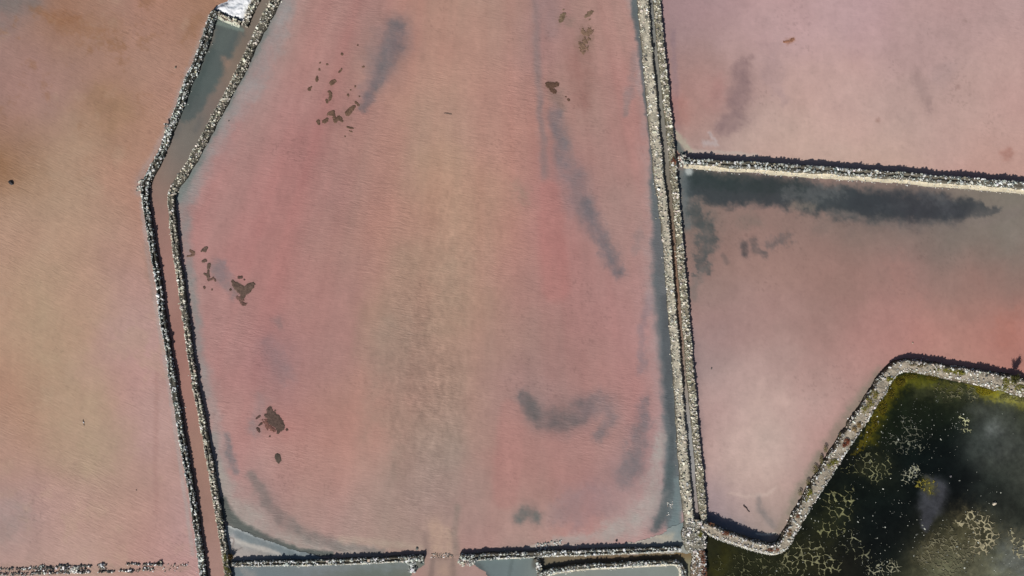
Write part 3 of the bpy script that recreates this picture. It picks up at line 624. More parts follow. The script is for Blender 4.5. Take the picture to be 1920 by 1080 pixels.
# ------------------------------------------------------------------ dry stone dikes
def resample(p, step, h):
    """smooth a pixel centre line, return world points, unit normals (to the left), half widths, arclength; compensated for its crest height"""
    P = np.array([q[:3] for q in p], float)
    for _ in range(2):
        Q = [P[0]]
        for a, b in zip(P[:-1], P[1:]):
            Q += [a * .75 + b * .25, a * .25 + b * .75]
        Q.append(P[-1]); P = np.array(Q)
    hh = np.interp(np.linspace(0, 1, len(P)), np.linspace(0, 1, len(h)), h) if np.ndim(h) else np.full(len(P), h)
    k = 1 - hh / CAM_H
    P = P.copy()
    X = wx(P[:, 0]) * k; Y = wy(P[:, 1]) * k; W = P[:, 2] * M / 2 * .88
    s = np.concatenate([[0], np.cumsum(np.hypot(np.diff(X), np.diff(Y)))])
    n = max(3, int(s[-1] / step) + 1)
    t = np.linspace(0, s[-1], n)
    X, Y, W, HH = (np.interp(t, s, v) for v in (X, Y, W, hh))
    tx, ty = np.gradient(X), np.gradient(Y); l = np.hypot(tx, ty) + 1e-9
    wob = .11 * fbm(t * 10, t * 0 + X[0] * 3, 45, 4, 19, .6) * np.clip(np.minimum(t, t[-1] - t) / 2, 0, 1)
    X = X - ty / l * wob; Y = Y + tx / l * wob
    HH = HH * (1 + .09 * fbm(t * 10, t * 0 + Y[0] * 3, 40, 4, 29, .6))
    return X, Y, -ty / l, tx / l, W, t, HH
def profile(f):
    """height fraction at |offset| / half width"""
    return np.where(f < 0.82, 1.0, np.clip(1 - (f - 0.82) / 0.42, -0.15, 1))

ICO_V = []
_p = (1 + 5 ** .5) / 2
for s1 in (-1, 1):
    for s2 in (-1, 1):
        ICO_V += [(0, s1, s2 * _p), (s1, s2 * _p, 0), (s2 * _p, 0, s1)]
ICO_V = np.array(ICO_V, float) / math.hypot(1, _p)
def _hull():
    F = []
    n = len(ICO_V)
    for i in range(n):
        for j in range(i + 1, n):
            for k in range(j + 1, n):
                a, b, c = ICO_V[i], ICO_V[j], ICO_V[k]
                e = [np.linalg.norm(a - b), np.linalg.norm(b - c), np.linalg.norm(a - c)]
                if max(e) < 1.2:
                    F.append((i, j, k) if np.dot(np.cross(b - a, c - a), a) > 0 else (i, k, j))
    return np.array(F)
ICO_F = _hull()
BOX_V = np.array([(x_, y_, z_) for z_ in (-1, 1) for y_ in (-1, 1) for x_ in (-1, 1)], float) * 0.72
BOX_F = np.array([(0,2,3),(0,3,1),(4,5,7),(4,7,6),(0,1,5),(0,5,4),(2,6,7),(2,7,3),(0,4,6),(0,6,2),(1,3,7),(1,7,5)])
def stones_geo(P, R, rng, flat=0.65, tilt=0.45, boxy=0.5):
    """irregular stones at P with radii R -> V, F, index of stone per vertex"""
    out = []; base = 0; Vs = []; Fs = []; Is = []
    isbox = rng.random(len(P)) < boxy
    for tv, tf, sel in ((BOX_V, BOX_F, np.nonzero(isbox)[0]), (ICO_V, ICO_F, np.nonzero(~isbox)[0])):
        n = len(sel)
        if n == 0: continue
        T = tv[None] * (1 + rng.uniform(-.22, .22, (n, len(tv), 3)))
        S = np.stack([rng.uniform(.75, 1.35, n), rng.uniform(.6, 1.05, n), rng.uniform(.45, .9, n) * flat / .65], 1) * R[sel][:, None]
        T = T * S[:, None, :]
        a = rng.uniform(0, 6.283, n); b = rng.normal(0, tilt, n); g_ = rng.uniform(0, 6.283, n)
        # tilt about a random horizontal axis, then spin
        ca, sa = np.cos(a)[:, None], np.sin(a)[:, None]
        x0 = T[..., 0] * ca - T[..., 1] * sa; y0 = T[..., 0] * sa + T[..., 1] * ca; z0 = T[..., 2]
        cb, sb = np.cos(b)[:, None], np.sin(b)[:, None]
        y1 = y0 * cb - z0 * sb; z1 = y0 * sb + z0 * cb
        cg, sg = np.cos(g_)[:, None], np.sin(g_)[:, None]
        x2 = x0 * cg - y1 * sg; y2 = x0 * sg + y1 * cg
        V = np.stack([x2, y2, z1], -1) + P[sel][:, None, :]
        k = len(tv)
        F_ = (tf[None] + (np.arange(n) * k)[:, None, None]).reshape(-1, 3) + base
        Vs.append(V.reshape(-1, 3)); Fs.append(F_); Is.append(np.repeat(sel, k)); base += n * k
    return np.concatenate(Vs), np.concatenate(Fs), np.concatenate(Is)
PAL = {
 'pale': (np.array([(.80,.79,.74),(.66,.64,.58),(.50,.49,.44),(.33,.32,.29),(.16,.16,.15),(.60,.50,.42)]), [.22,.27,.24,.13,.10,.04]),
 'warm': (np.array([(.78,.74,.64),(.62,.58,.48),(.48,.45,.36),(.32,.30,.24),(.14,.14,.12),(.55,.46,.36)]), [.22,.28,.24,.13,.09,.04]),
 'cool': (np.array([(.76,.79,.76),(.60,.62,.58),(.44,.46,.42),(.27,.29,.27),(.10,.12,.12),(.52,.46,.34)]), [.24,.25,.20,.14,.14,.03]),
 'dark': (np.array([(.07,.07,.07),(.11,.10,.10)]), [.6, .4]),
 'ruin': (np.array([(.80,.80,.78),(.20,.20,.18),(.09,.09,.085),(.06,.06,.06),(.32,.27,.22)]), [.16, .26, .24, .16, .18]),
}
def stone_cols(n, pal, rng):
    tb, w = PAL[pal]
    c = tb[rng.choice(len(tb), n, p=np.array(w) / sum(w))]
    return np.clip(c * rng.uniform(.82, 1.15, (n, 1)) * (1 + rng.normal(0, .03, (n, 3))), .03, .86)

def add_boulders(root, P, R, pal, rng):
    c = stone_cols(len(P), pal, rng)
    for k in range(len(P)):
        V, F_, I = stones_geo(P[k:k + 1], R[k:k + 1], rng, .7, .2, .5)
        mesh_obj('boulder', V, F_, mat_stone, np.tile(c[k], (len(V), 1)), parent=root)

def dike(name, label, path, h, pal='pale', seed=1, dens=11.0, size=0.17, fill=(96,92,82), fill_top=None, edge=0.35,
         crust=None, nb=16, cat='dike', group=None, groove=0.0, jitter=0.18):
    rng = np.random.default_rng(seed)
    X, Y, NX, NY, W, T, HH = resample(path, 0.3, h)
    root = empty(name, (float(X[len(X) // 2]), float(Y[len(Y) // 2]), 0))
    tag(root, label, cat, group)
    # ragged edges
    eL = W * (1 + jitter * fbm(T * 10, T * 0 + seed, 12, 3, seed)); eR = W * (1 + jitter * fbm(T * 10, T * 0 + seed, 12, 3, seed + 5))
    us = np.array([-1.28, -1.12, -.98, -.85, -.6, -.3, 0, .3, .6, .85, .98, 1.12, 1.28])
    U, S = np.meshgrid(us, np.arange(len(X)))
    ew = np.where(U < 0, eR[S], eL[S])
    off = U * ew
    px_, py_ = X[S] + NX[S] * off, Y[S] + NY[S] * off
    pr = profile(np.abs(U))
    zz = HH[S] * pr * (1 + 0.05 * fbm(px_ * 10, py_ * 10, 9, 3, seed + 2)) - 0.10 + np.where(pr > .5, 0.05 * fbm(px_ * 10, py_ * 10, 4, 2, seed + 3), 0)
    gv_ = groove * smooth(-.6, .3, fbm(px_ * 10, py_ * 10, 60, 2, seed + 61))
    zz = zz - gv_ * np.exp(-(U / .28) ** 2)
    zz = np.where(np.abs(U) > 1.2, -0.3, zz)
    V = np.stack([px_.ravel(), py_.ravel(), zz.ravel()], 1)
    F_ = quads_of(np.ones((len(X) - 1, len(us) - 1), bool), len(us))[:, ::-1]
    ft = fill_top or fill
    blend = smooth(.9, .5, np.abs(U.ravel()))[:, None]
    cc = lin(fill) * (1 - blend) + lin(ft) * blend
    cc = cc * (1 + .3 * fbm(V[:, 0] * 10, V[:, 1] * 10, 7, 3, seed + 9))[:, None]
    wet = smooth(.5, .15, V[:, 2])[:, None]  # dark foot on both sides: wet stain that also paints in deeper shade
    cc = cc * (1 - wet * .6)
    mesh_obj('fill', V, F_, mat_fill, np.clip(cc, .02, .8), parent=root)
    # loose facing stones
    L_ = T[-1]
    n = int(dens * L_ * (2 * W.mean() + 0.5))
    t = rng.uniform(0, L_, n); u = rng.uniform(-1.12, 1.12, n)
    e = rng.random(n) < edge
    u[e] = np.sign(u[e]) * rng.uniform(.72, 1.1, e.sum())
    Xi, Yi, NXi, NYi, Hi = (np.interp(t, T, v) for v in (X, Y, NX, NY, HH))
    Wi = np.where(u < 0, np.interp(t, T, eR), np.interp(t, T, eL))
    R = np.clip(rng.lognormal(math.log(size), .46, n), .06, size * 2.3)
    R *= np.where(np.abs(u) > .72, .8, 1.0)
    # leave some bare hollows between the stones
    x_ = Xi + NXi * u * Wi; y_ = Yi + NYi * u * Wi
    z_ = Hi * np.maximum(profile(np.abs(u)), 0.02) + R * .05 - .08 + rng.uniform(-.03, .06, n) * np.where(np.abs(u) > .6, .4, 1)
    keep = fbm(x_ * 10, y_ * 10, 9, 2, seed + 21) > -0.62
    if groove: keep &= ~((np.abs(u) < .24) & (rng.random(n) < .75) & (fbm(x_ * 10, y_ * 10, 60, 2, seed + 61) > -.3))
    if fill_top is not None:                      # a worn track runs along the crest
        keep &= ~((np.abs(u) < .42) & (rng.random(n) < .6))
    P = np.stack([x_, y_, z_], 1)[keep]; R = R[keep]
    # stones that rolled off into the shallows
    m = int(L_ * .35)
    tt = rng.uniform(0, L_, m); sd2 = rng.choice([-1, 1], m); oo = np.interp(tt, T, W) * 1.25 + rng.exponential(.18, m)
    P2 = np.stack([np.interp(tt, T, X) + np.interp(tt, T, NX) * sd2 * oo, np.interp(tt, T, Y) + np.interp(tt, T, NY) * sd2 * oo, np.full(m, .02)], 1)
    R2 = rng.uniform(.07, .14, m)
    P = np.concatenate([P, P2]); R = np.concatenate([R, R2])
    nc = 0
    if crust:                                     # pale rubble washed out over the salt crust
        nc = int(L_ * crust[1] * .9)
        tc = rng.uniform(crust[3], crust[4], nc) * L_
        oc = crust[0] * (np.interp(tc, T, W) * 1.05 + rng.random(nc) ** 1.4 * crust[1] * M * 1.15)
        q3 = np.abs(oc) - np.interp(tc, T, W)
        P3 = np.stack([np.interp(tc, T, X) + np.interp(tc, T, NX) * oc, np.interp(tc, T, Y) + np.interp(tc, T, NY) * oc, np.maximum(.3 - q3 * .35, .02)], 1)
        P = np.concatenate([P3, P]); R = np.concatenate([rng.uniform(.05, .12, nc), R])
    V, F_, I = stones_geo(P, R, rng)
    cols = stone_cols(len(P), pal, rng)
    cols *= (1 + .32 * fbm(P[:, 0] * 10, P[:, 1] * 10, 34, 3, seed + 51, .6))[:, None]
    cols = np.clip(cols, .03, .86)
    cols[:nc] = stone_cols(nc, 'pale', rng) * .9 + .06
    cols[nc:len(cols) - m] *= 1 - .6 * smooth(.45, .15, P[nc:len(P) - m, 2])[:, None]  # low stones darkened too: wet stain plus shade put into the colour
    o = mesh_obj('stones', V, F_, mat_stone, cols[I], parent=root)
    o['kind'] = 'stuff'
    # the few largest blocks, each on its own
    if nb:
        tb = rng.uniform(.02, .98, nb) * L_; ub = rng.choice([-1, 1], nb) * rng.uniform(.2, .75, nb)
        wb = np.interp(tb, T, W)
        Pb = np.stack([np.interp(tb, T, X) + np.interp(tb, T, NX) * ub * wb, np.interp(tb, T, Y) + np.interp(tb, T, NY) * ub * wb,
                       np.interp(tb, T, HH) * profile(np.abs(ub)) - .03], 1)
        add_boulders(root, Pb, rng.uniform(.20, .30, nb), 'pale' if pal != 'ruin' else 'ruin', rng)
    # salt crust dried on along the sunny foot
    if crust:
        side, width, ccol, i0, i1 = crust
        a, b = int(i0 * (len(X) - 1)), int(i1 * (len(X) - 1)) + 1
        vs = np.array([0.9, 1.15, 1.0, 1.0, 1.0]); S2, K2 = np.meshgrid(np.arange(a, b), np.arange(5), indexing='ij')
        wob = 1 + .3 * fbm(T[S2] * 10, K2 * 3.0, 30, 4, seed + 33, .7)
        offs = np.where(K2 == 0, W[S2] * .95, W[S2] * 1.05 + (K2 - 1) / 3.0 * width * M * wob) * side
        hz = np.array([.45, .26, .14, .06, -.05])[K2]
        qx, qy = X[S2] + NX[S2] * offs, Y[S2] + NY[S2] * offs
        V = np.stack([qx.ravel(), qy.ravel(), (hz + .02 * fbm(qx * 10, qy * 10, 6, 2, 3)).ravel()], 1)
        F_ = quads_of(np.ones((b - a - 1, 4), bool), 5)[:, ::side]
        cc = np.tile(lin(ccol), (len(V), 1)) * (1 + .3 * fbm(V[:, 0] * 10, V[:, 1] * 10, 6, 4, seed + 37, .7))[:, None]
        fade = np.clip((K2.ravel() - 2.4) / 3.2, 0, 1)[:, None]
        cc = cc * (1 - fade) + cc * fade * .62
        mesh_obj('salt_crust', V, F_, mat_salt, cc, parent=root, smooth_shade=True)
    return root

GRP = 'dry stone dikes dividing the salt ponds'
d_a = dike('stone_dike', 'leftmost long stone dike, bent at its upper third, bordering the tan pond', A, 1.05, 'cool', 11, 18, .12, fill=(84,82,74), groove=.55, nb=24, group=GRP)
d_b = dike('stone_dike', 'second long stone dike from the left, between the pink canal and the big rose pond', B, 1.05, 'warm', 12, 18, .12, groove=.25, nb=24, group=GRP)
d_a2 = dike('stone_dike', 'short stone dike right of the white salt heap beside the canal at the top edge', A2, .95, 'warm', 13, 17, .125, nb=6, group=GRP)
d_x = dike('stone_wall', 'little cross wall of stones just below the white salt heap', X1, .85, 'warm', 14, 17, .125, fill=(84,76,66), crust=(-1, 5, (176,180,164), 0, 1), nb=2, cat='wall')
d_c = dike('stone_dike', 'broad left dike of the central causeway with a worn pale track', C, 1.0, 'warm', 15, 16, .12, fill=(136,130,116), fill_top=(178,171,154), nb=28, group=GRP, jitter=.12)
d_d = dike('stone_dike', 'narrow right dike of the central causeway bordering the right hand ponds', D, 1.0, 'warm', 16, 17, .125, fill=(128,122,104), nb=24, group=GRP, jitter=.12)
d_e = dike('stone_dike', 'straight dike with a cream salt shoulder separating the two right hand ponds', E, 1.2, 'cool', 17, 14, .135, groove=.3, crust=(-1, 9, (198,188,164), 0, 1), nb=20, group=GRP)
d_f = dike('stone_dike', 'wide pale zigzag bank with yellow scrub around the dark algae pond', F, [1.75,1.75,1.6,1.35,1.25,1.2,1.25,1.4,1.4,1.4], 'pale', 18, 12, .125, fill=(100,92,78), fill_top=(158,148,132),
           crust=(-1, 4, (200,194,176), 0, .17), nb=30, group=GRP, edge=.55, jitter=.16)
d_g1 = dike('stone_wall', 'stone wall at the bottom between the left dike and the sandy outlet', G1, .95, 'cool', 19, 17, .125, groove=.3, crust=(-1, 2.5, (214,210,196), .02, .95), nb=10, cat='wall')
d_g2 = dike('stone_wall', 'stone wall at the bottom from the sandy outlet to the rubble junction', G2, .95, 'cool', 20, 17, .125, groove=.3, crust=(-1, 2.5, (214,210,196), .08, .98), nb=12, cat='wall')
d_g3 = dike('stone_wall', 'lower parallel stone wall at the bottom edge, curving down near the junction', G3, .95, 'cool', 21, 17, .125, groove=.3, crust=(-1, 5, (206,200,182), .02, .95), nb=10, cat='wall')
d_g4 = dike('stone_wall', 'short wall running down from the bottom wall between the two grey basins', G4, .9, 'cool', 22, 12, .16, nb=4, cat='wall')
d_k = dike('stone_dike', 'short wide dike with rusty patches running down from the rubble junction', K, 1.0, 'pale', 23, 17, .125, fill=(120,104,88), nb=10, group=GRP)
d_h = dike('rubble_junction', 'heap of pale rubble where the causeway, bottom walls and zigzag bank meet', H, 1.0, 'pale', 24, 16, .135, fill=(120,116,104), nb=10, cat='rubble heap')

def heap(name, label, spots, seed, pal='ruin', cat='rubble', n_per=1.0, r=.13, z=.03, height=.25, group=None, part=False):
    """spots: (x0, x1, y0, y1, count) in pixels"""
    rng = np.random.default_rng(seed)
    P = []
    for (x0, x1, y0, y1, cnt) in spots:
        k = int(cnt * n_per)
        qx = rng.uniform(x0, x1, k); qy = rng.uniform(y0, y1, k)
        P.append(np.stack([wx(qx), wy(qy), z + rng.random(k) ** 2 * height], 1))
    P = np.concatenate(P); R = np.clip(rng.lognormal(math.log(r), .35, len(P)), .05, r * 2.4)
    V, F_, I = stones_geo(P, R, rng)
    o = mesh_obj(name, V, F_, mat_stone, stone_cols(len(P), pal, rng)[I], origin=(float(P[:, 0].mean()), float(P[:, 1].mean()), 0))
    return tag(o, label, cat, group)
RG = 'collapsed clumps of the old wall in the tan pond'
heap('rubble', 'two thin rows of dark rubble at the far lower left corner', [(-120,60,1064,1069,150),(-120,60,1074,1079,140),(10,60,1066,1076,30)], 31, group=RG)
heap('rubble', 'dark rubble rows with grey blocks left of the white stones, lower left', [(60,110,1062,1066,50),(60,110,1073,1077,70),(74,84,1059,1064,24),(60,100,1065,1074,30)], 32, group=RG)
heap('rubble', 'dark hump of rubble directly left of the white stones, lower left', [(110,132,1059,1064,60),(108,132,1072,1076,46),(112,130,1064,1072,26)], 33, group=RG)
heap('rubble', 'bright white stones heaped in the broken wall at lower left', [(132,147,1061,1074,62)], 34, 'pale', r=.17, group=RG)
heap('rubble', 'dark rubble clump directly right of the white stones, lower left', [(149,171,1060,1063,36),(149,170,1071,1075,40),(150,170,1063,1071,16)], 35, group=RG)
heap('rubble', 'arched clump of dark and white stones in the middle of the broken wall', [(183,201,1058,1061,30),(185,200,1062,1067,34),(184,214,1070,1073,60)], 36, group=RG)
heap('rubble', 'sparse dark stones in two rows right of the arched clump', [(224,256,1069,1072,44),(235,262,1056,1060,44),(258,262,1069,1072,6)], 37, group=RG)
heap('rubble', 'dark clump with a pointed tuft right of the sparse stones', [(266,300,1057,1060,50),(268,288,1064,1071,40),(295,304,1052,1060,24)], 38, group=RG)
heap('rubble', 'last small scatter of the broken wall next to the left dike', [(341,352,1057,1062,20),(304,340,1058,1072,26)], 39, r=.09, group=RG)
heap('rubble', 'pile of white stones in shallow water at the end of the left bottom wall', [(766,782,1054,1072,46),(755,795,1050,1057,20)], 40, 'cool', r=.17)
heap('rubble', 'pale stones tumbled below the wall right of the sandy outlet', [(858,890,1048,1060,60),(862,870,1040,1048,10)], 41, 'pale', r=.16)
heap('rubble', 'dark pebbles under the water in the gap of the bottom wall', [(808,850,1037,1046,110)], 42, r=.07, height=.05)
heap('rubble', 'white stones at the outer bend of the leftmost dike', [(257,272,340,360,40)], 43, 'pale', r=.15)
heap('rubble', 'dark wet stones in the notch of the leftmost dike above its bend', [(311,326,233,242,24)], 44, 'ruin', r=.16, z=.8)
heap('rubble', 'stones spread over the grey hump on the bottom wall above the basins', [(1004,1030,1016,1032,70),(1030,1052,1012,1026,26)], 45, 'cool', r=.10, height=.1)
heap('rubble', 'pebbly white scatter on the slate shore near the causeway foot', [(1251,1262,940,952,18),(1250,1256,960,966,6)], 46, 'pale', r=.10, height=.05)
heap('rubble', 'stones fallen where the right hand wall joins the causeway', [(1266,1284,292,312,44)], 47, 'pale', r=.16, height=.7)

# loose rocks standing alone in the water
def rock(label, x, y, r, pal, seed, cat='rock'):
    rng = np.random.default_rng(seed)
    V, F_, I = stones_geo(np.array([[float(wx(x)), float(wy(y)), r * .3]]), np.array([r]), rng, .8, .2, .2)
    o = mesh_obj('rock', V, F_, mat_stone, np.tile(stone_cols(1, pal, rng)[0], (len(V), 1)), origin=(float(wx(x)), float(wy(y)), 0))
    return tag(o, label, cat)
rock('small white rock in the shallows right of the upper end of the second dike', 507, 39, .18, 'pale', 51)
rock('pale rock beside the slate shore halfway down the causeway', 1241, 483, .15, 'pale', 52)
rock('pale rock at the slate shore, a few metres below its like', 1245, 515, .15, 'pale', 53)
rock('dark rock with a white foot above the wall left of the outlet', 782, 1029, .32, 'ruin', 54)
rock('white rock in shallow water below the right hand cream shoulder', 1331, 318, .22, 'pale', 55)
rock('pinkish rock at the end of the wall joining the causeway', 1288, 312, .34, 'warm', 56)
rock('lone dark stone in the tan pond near its right side', 157, 792, .16, 'ruin', 57)
rock('small dark stone in the tan pond just left of the upper dike', 329, 127, .26, 'ruin', 58)
rock('dark stone near the left edge of the tan pond', 21, 343, .42, 'dark', 59)
rock('tiny dark stone in the lower tan pond', 256, 919, .12, 'ruin', 60)
rock('dark stone in the pale margin right of the second dike', 429, 227, .14, 'ruin', 61)
rock('dark stone in the pink pond beside the causeway', 1334, 691, .2, 'ruin', 62)
rock('dark stone in the pink pond just above the zigzag bank', 1711, 643, .14, 'ruin', 63)
rock('dark wet stone above the bottom wall near the pale flat', 1156, 1014, .22, 'ruin', 64)
rock('bright white stone alone in the black pond', 1782, 893, .24, 'pale', 65)
rock('white angular stone in the black pond near the grey water', 1864, 944, .36, 'pale', 66)

# ------------------------------------------------------------------ salt heap at the top
sx_ = np.arange(392, 512, 1.4); sy_ = np.arange(-50, 50, 1.4)
SXm, SYm = np.meshgrid(sx_, sy_)
scx, scy = np.meshgrid((sx_[:-1] + sx_[1:]) / 2, (sy_[:-1] + sy_[1:]) / 2)
q = quads_of(inpoly(scx, scy, shelf), len(sx_))
used, inv = np.unique(q, return_inverse=True)
x = SXm.ravel()[used]; y = SYm.ravel()[used]
edge_d = pdist(x, y, [(a, b, 1.0) for a, b in shelf + shelf[:1]])
z = 0.62 * smooth(0, 11, edge_d) + .22 * fbm(x, y, 9, 5, 71, .65) * smooth(0, 6, edge_d) - .02
c = np.tile(lin((228, 230, 234)), (len(x), 1)) * (1 + .12 * fbm(x, y, 10, 5, 73, .7))[:, None]
m = (1 - smooth(.3, 1.4, pdist(x + 2 * fbm(x, y, 8, 3, 4), y, [(402, 17, 5), (412, 24, 4), (420, 27, 3), (436, 33, 2.5), (450, 36, 3)])))[:, None]
c = c * (1 - m * .75) + lin((70, 84, 84)) * m * .75
m = (.6 * (1 - smooth(.4, 1.5, pdist(x, y + 2 * fbm(x, y, 8, 3, 14), [(430, 16, 2), (440, 14, 2), (455, 9, 2)]))))[:, None]
c = c * (1 - m) + lin((150, 160, 170)) * m
o = mesh_obj('salt_heap', np.stack([wx(x), wy(y), z], 1), inv.reshape(-1, 4), mat_salt, np.clip(c, 0, .84), smooth_shade=True, origin=(float(wx(435)), float(wy(10)), 0))
tag(o, 'white crusted salt heap in the corner at the top of the leftmost dike', 'salt heap')

# ------------------------------------------------------------------ brown algae mats drifting in the big pond
def algae_mat(label, strokes, seed, wamp=2.0, wsc=7, col=(96, 79, 70), hole=0.0, group='brown algae mats in the big rose pond'):
    strokes = [[(a, b, c * 1.25 + .4) for a, b, c in s3] for s3 in strokes]; hole *= .75
    pa = np.array([q_ for s3 in strokes for q_ in s3], float)
    pad = pa[:, 2].max() * 1.4 + wamp * 2 + 1
    gx_ = np.arange(pa[:, 0].min() - pad, pa[:, 0].max() + pad, .6); gy_ = np.arange(pa[:, 1].min() - pad, pa[:, 1].max() + pad, .6)
    ax, ay = np.meshgrid(gx_, gy_)
    xw = ax + wamp * 1.25 * fbm(ax, ay, wsc, 5, seed, .75); yw = ay + wamp * 1.25 * fbm(ax, ay, wsc, 5, seed + 3, .75)
    d = np.full(ax.shape, 9.0)
    for s3 in strokes: d = np.minimum(d, pdist(xw, yw, s3))
    d = d + hole * np.maximum(0, fbm(ax, ay, 5, 3, seed + 5) + .1)
    dc = (d[:-1, :-1] + d[1:, 1:]) / 2
    qd = quads_of(dc < 1, len(gx_))
    if len(qd) == 0: return
    us_, iv = np.unique(qd, return_inverse=True); iv = iv.reshape(-1, 4)
    X_, Y_, D_ = ax.ravel()[us_], ay.ravel()[us_], d.ravel()[us_]
    z_ = .008 + .05 * smooth(1.0, .6, D_) + .03 * np.maximum(0, fbm(X_, Y_, 4, 3, seed + 8))
    V = np.stack([wx(X_), wy(Y_), z_], 1)
    c_ = np.tile(lin(col), (len(V), 1)) * (1 + .25 * fbm(X_, Y_, 4, 3, seed + 9))[:, None]
    o_ = mesh_obj('algae_mat', V, iv, mat_mat, np.clip(c_, .01, .5), origin=(float(V[:, 0].mean()), float(V[:, 1].mean()), 0))
    tag(o_, label, 'algae mat', group)
algae_mat('largest brown mat, shaped like a spread bird, near the left dike', [[(438,531,4),(446,538,6),(455,545,7),(464,543,6)],[(462,543,6),(470,536,5),(474,533,3)],[(456,550,4),(453,560,3)]], 1, 2.2)
algae_mat('two crumbs above the notch of the bird shaped mat', [[(448,520,1.6),(453,520,1.8)],[(458,524,1)],[(432,543,1.7)]], 47, 1.4, 4, (96,76,68))
algae_mat('ragged brown wisps just under the bird shaped mat', [[(447,559,3),(455,562,3)],[(450,568,2),(458,570,3)]], 2, 3, 5, (110,84,76), .5)
algae_mat('upright brown mat like an exclamation mark near the left dike', [[(392,496,2.6),(391,503,2.2)],[(391,508,1.5),(390,519,2.5)],[(384,514,1.6),(389,516,2)]], 3, 1, 5)
algae_mat('small hooked brown mat uppermost beside the left dike', [[(378,471,1.6),(384,468,3),(387,465,2.5)],[(380,490,1.3),(385,488,2)]], 4, 1.4, 5)
algae_mat('thin brown mat closest to the left dike', [[(357,471,2),(363,474,2.4)],[(352,480,1),(362,478,1.6)]], 5, 1.6, 5, (112, 88, 76))
algae_mat('curly brown wisps below the upright mat', [[(391,525,1.2),(397,524,1.3),(400,521,1.2),(403,526,1.5)],[(383,539,2)],[(398,543,1.3)]], 6, 1.6, 4, (100,78,70), .2)
algae_mat('dark diamond shaped brown mat with torn edges in the lower left of the rose pond', [[(507,769,5),(510,782,8),(517,790,9),(524,798,8)],[(521,805,4),(522,810,2.5)],[(500,780,3),(512,785,7)]], 7, 2.6, 8, (88, 72, 65))
algae_mat('small spade shaped brown mat below the dark diamond one', [[(520,855,4),(522,862,4),(522,867,1.6)]], 8, 1.2, 6, (84, 74, 66))
algae_mat('short brown streaks left of the dark diamond mat', [[(481,785,1),(487,780,1.4)],[(486,797,1),(490,794,1.2)],[(483,803,2),(486,809,1.5)],[(538,806,1.8)],[(506,818,1.2)]], 9, 1, 4, (88,68,62))
algae_mat('reddish brown shreds between the streaks and the diamond mat', [[(495,790,4),(505,800,5),(512,806,3)]], 10, 3, 5, (116,82,74), .9)
for i, (lb, st) in enumerate([
   ('long brown mat, lowest right of the upper left flecks', [[(652,212,4),(657,206,4),(664,200,2)],[(667,192,1.4),(672,197,1.4)]]),
   ('zigzag brown mat at the bottom of the upper left flecks', [[(617,214,3),(624,210,3),(626,220,2)],[(628,226,3),(636,221,3.5),(641,226,2)]]),
   ('rounded brown mat at the lower left of the upper left flecks', [[(608,228,3),(613,225,3)],[(597,227,3),(598,232,2)]]),
   ('upright brown mat in the middle of the upper left flecks', [[(619,173,3),(620,180,2.4),(618,187,2)],[(612,188,2.2),(614,192,2)]]),
   ('leaf shaped brown mat above the upright one', [[(621,156,3),(627,152,3)],[(636,135,1.2),(641,130,1.4)]]),
   ('slanting brown fleck at the left of the upper left flecks', [[(594,150,2.3),(595,144,1.2)],[(580,167,2.3),(584,162,1.2)]]),
   ('topmost small dark fleck of the upper left group', [[(641,101,2)],[(671,85,1.1)],[(613,121,1.5)],[(601,118,1.3)],[(599,130,1.5)]]),
   ('pale brown wisp lowest of the upper left flecks', [[(652,238,1.4),(660,240,1.6)],[(655,246,1),(661,247,1)],[(647,255,1.2)]]),
   ('tiny brown flecks beside the slate streak', [[(666,162,1.2)],[(674,180,1.4)],[(653,178,1.5)],[(682,125,1.6)],[(658,170,1)]]),
   ]):
    algae_mat(lb, st, 20 + i, 1.6, 4.5, (104, 82, 68), .25)
algae_mat('blocky dark brown mat right of the grey line in the upper rose pond', [[(1027,158,4),(1034,160,5),(1043,158,4)],[(1034,168,3),(1040,172,3)]], 40, 2.2, 5, (92, 70, 58), .35)
algae_mat('two brown crumbs trailing from the blocky mat', [[(1061,181,1.2)],[(1066,187,2)]], 41, 1, 4, (104, 78, 66))
algae_mat('olive brown tuft left of the pair at the top of the rose pond', [[(1051,38,3),(1056,30,4),(1059,27,3)],[(1056,17,1.8)]], 42, 3, 5, (116, 98, 80), .45)
algae_mat('olive brown tuft right of the pair at the top of the rose pond', [[(1097,34,1.4),(1103,26,3),(1109,22,3)],[(1105,36,1.3)]], 43, 2.6, 5, (116, 96, 80), .4)
algae_mat('broad ragged olive mat in the upper right of the rose pond', [[(1094,58,5),(1099,66,4),(1108,56,3)],[(1088,84,4),(1098,79,5),(1105,75,4)],[(1092,94,5),(1100,90,4)]], 44, 5, 6, (122, 98, 82), 1.1)
algae_mat('rusty speckles in the right part of the lilac pond', [[(1470,78,1.4),(1480,77,2),(1487,74,2)]], 45, 2, 4, (146, 104, 84), .8, group='specks in the lilac pond')
algae_mat('grey brown wisp in the middle of the big tan shoal', [[(834,212,.8),(846,214,1)]], 46, 1, 4, (110, 92, 84), 0)

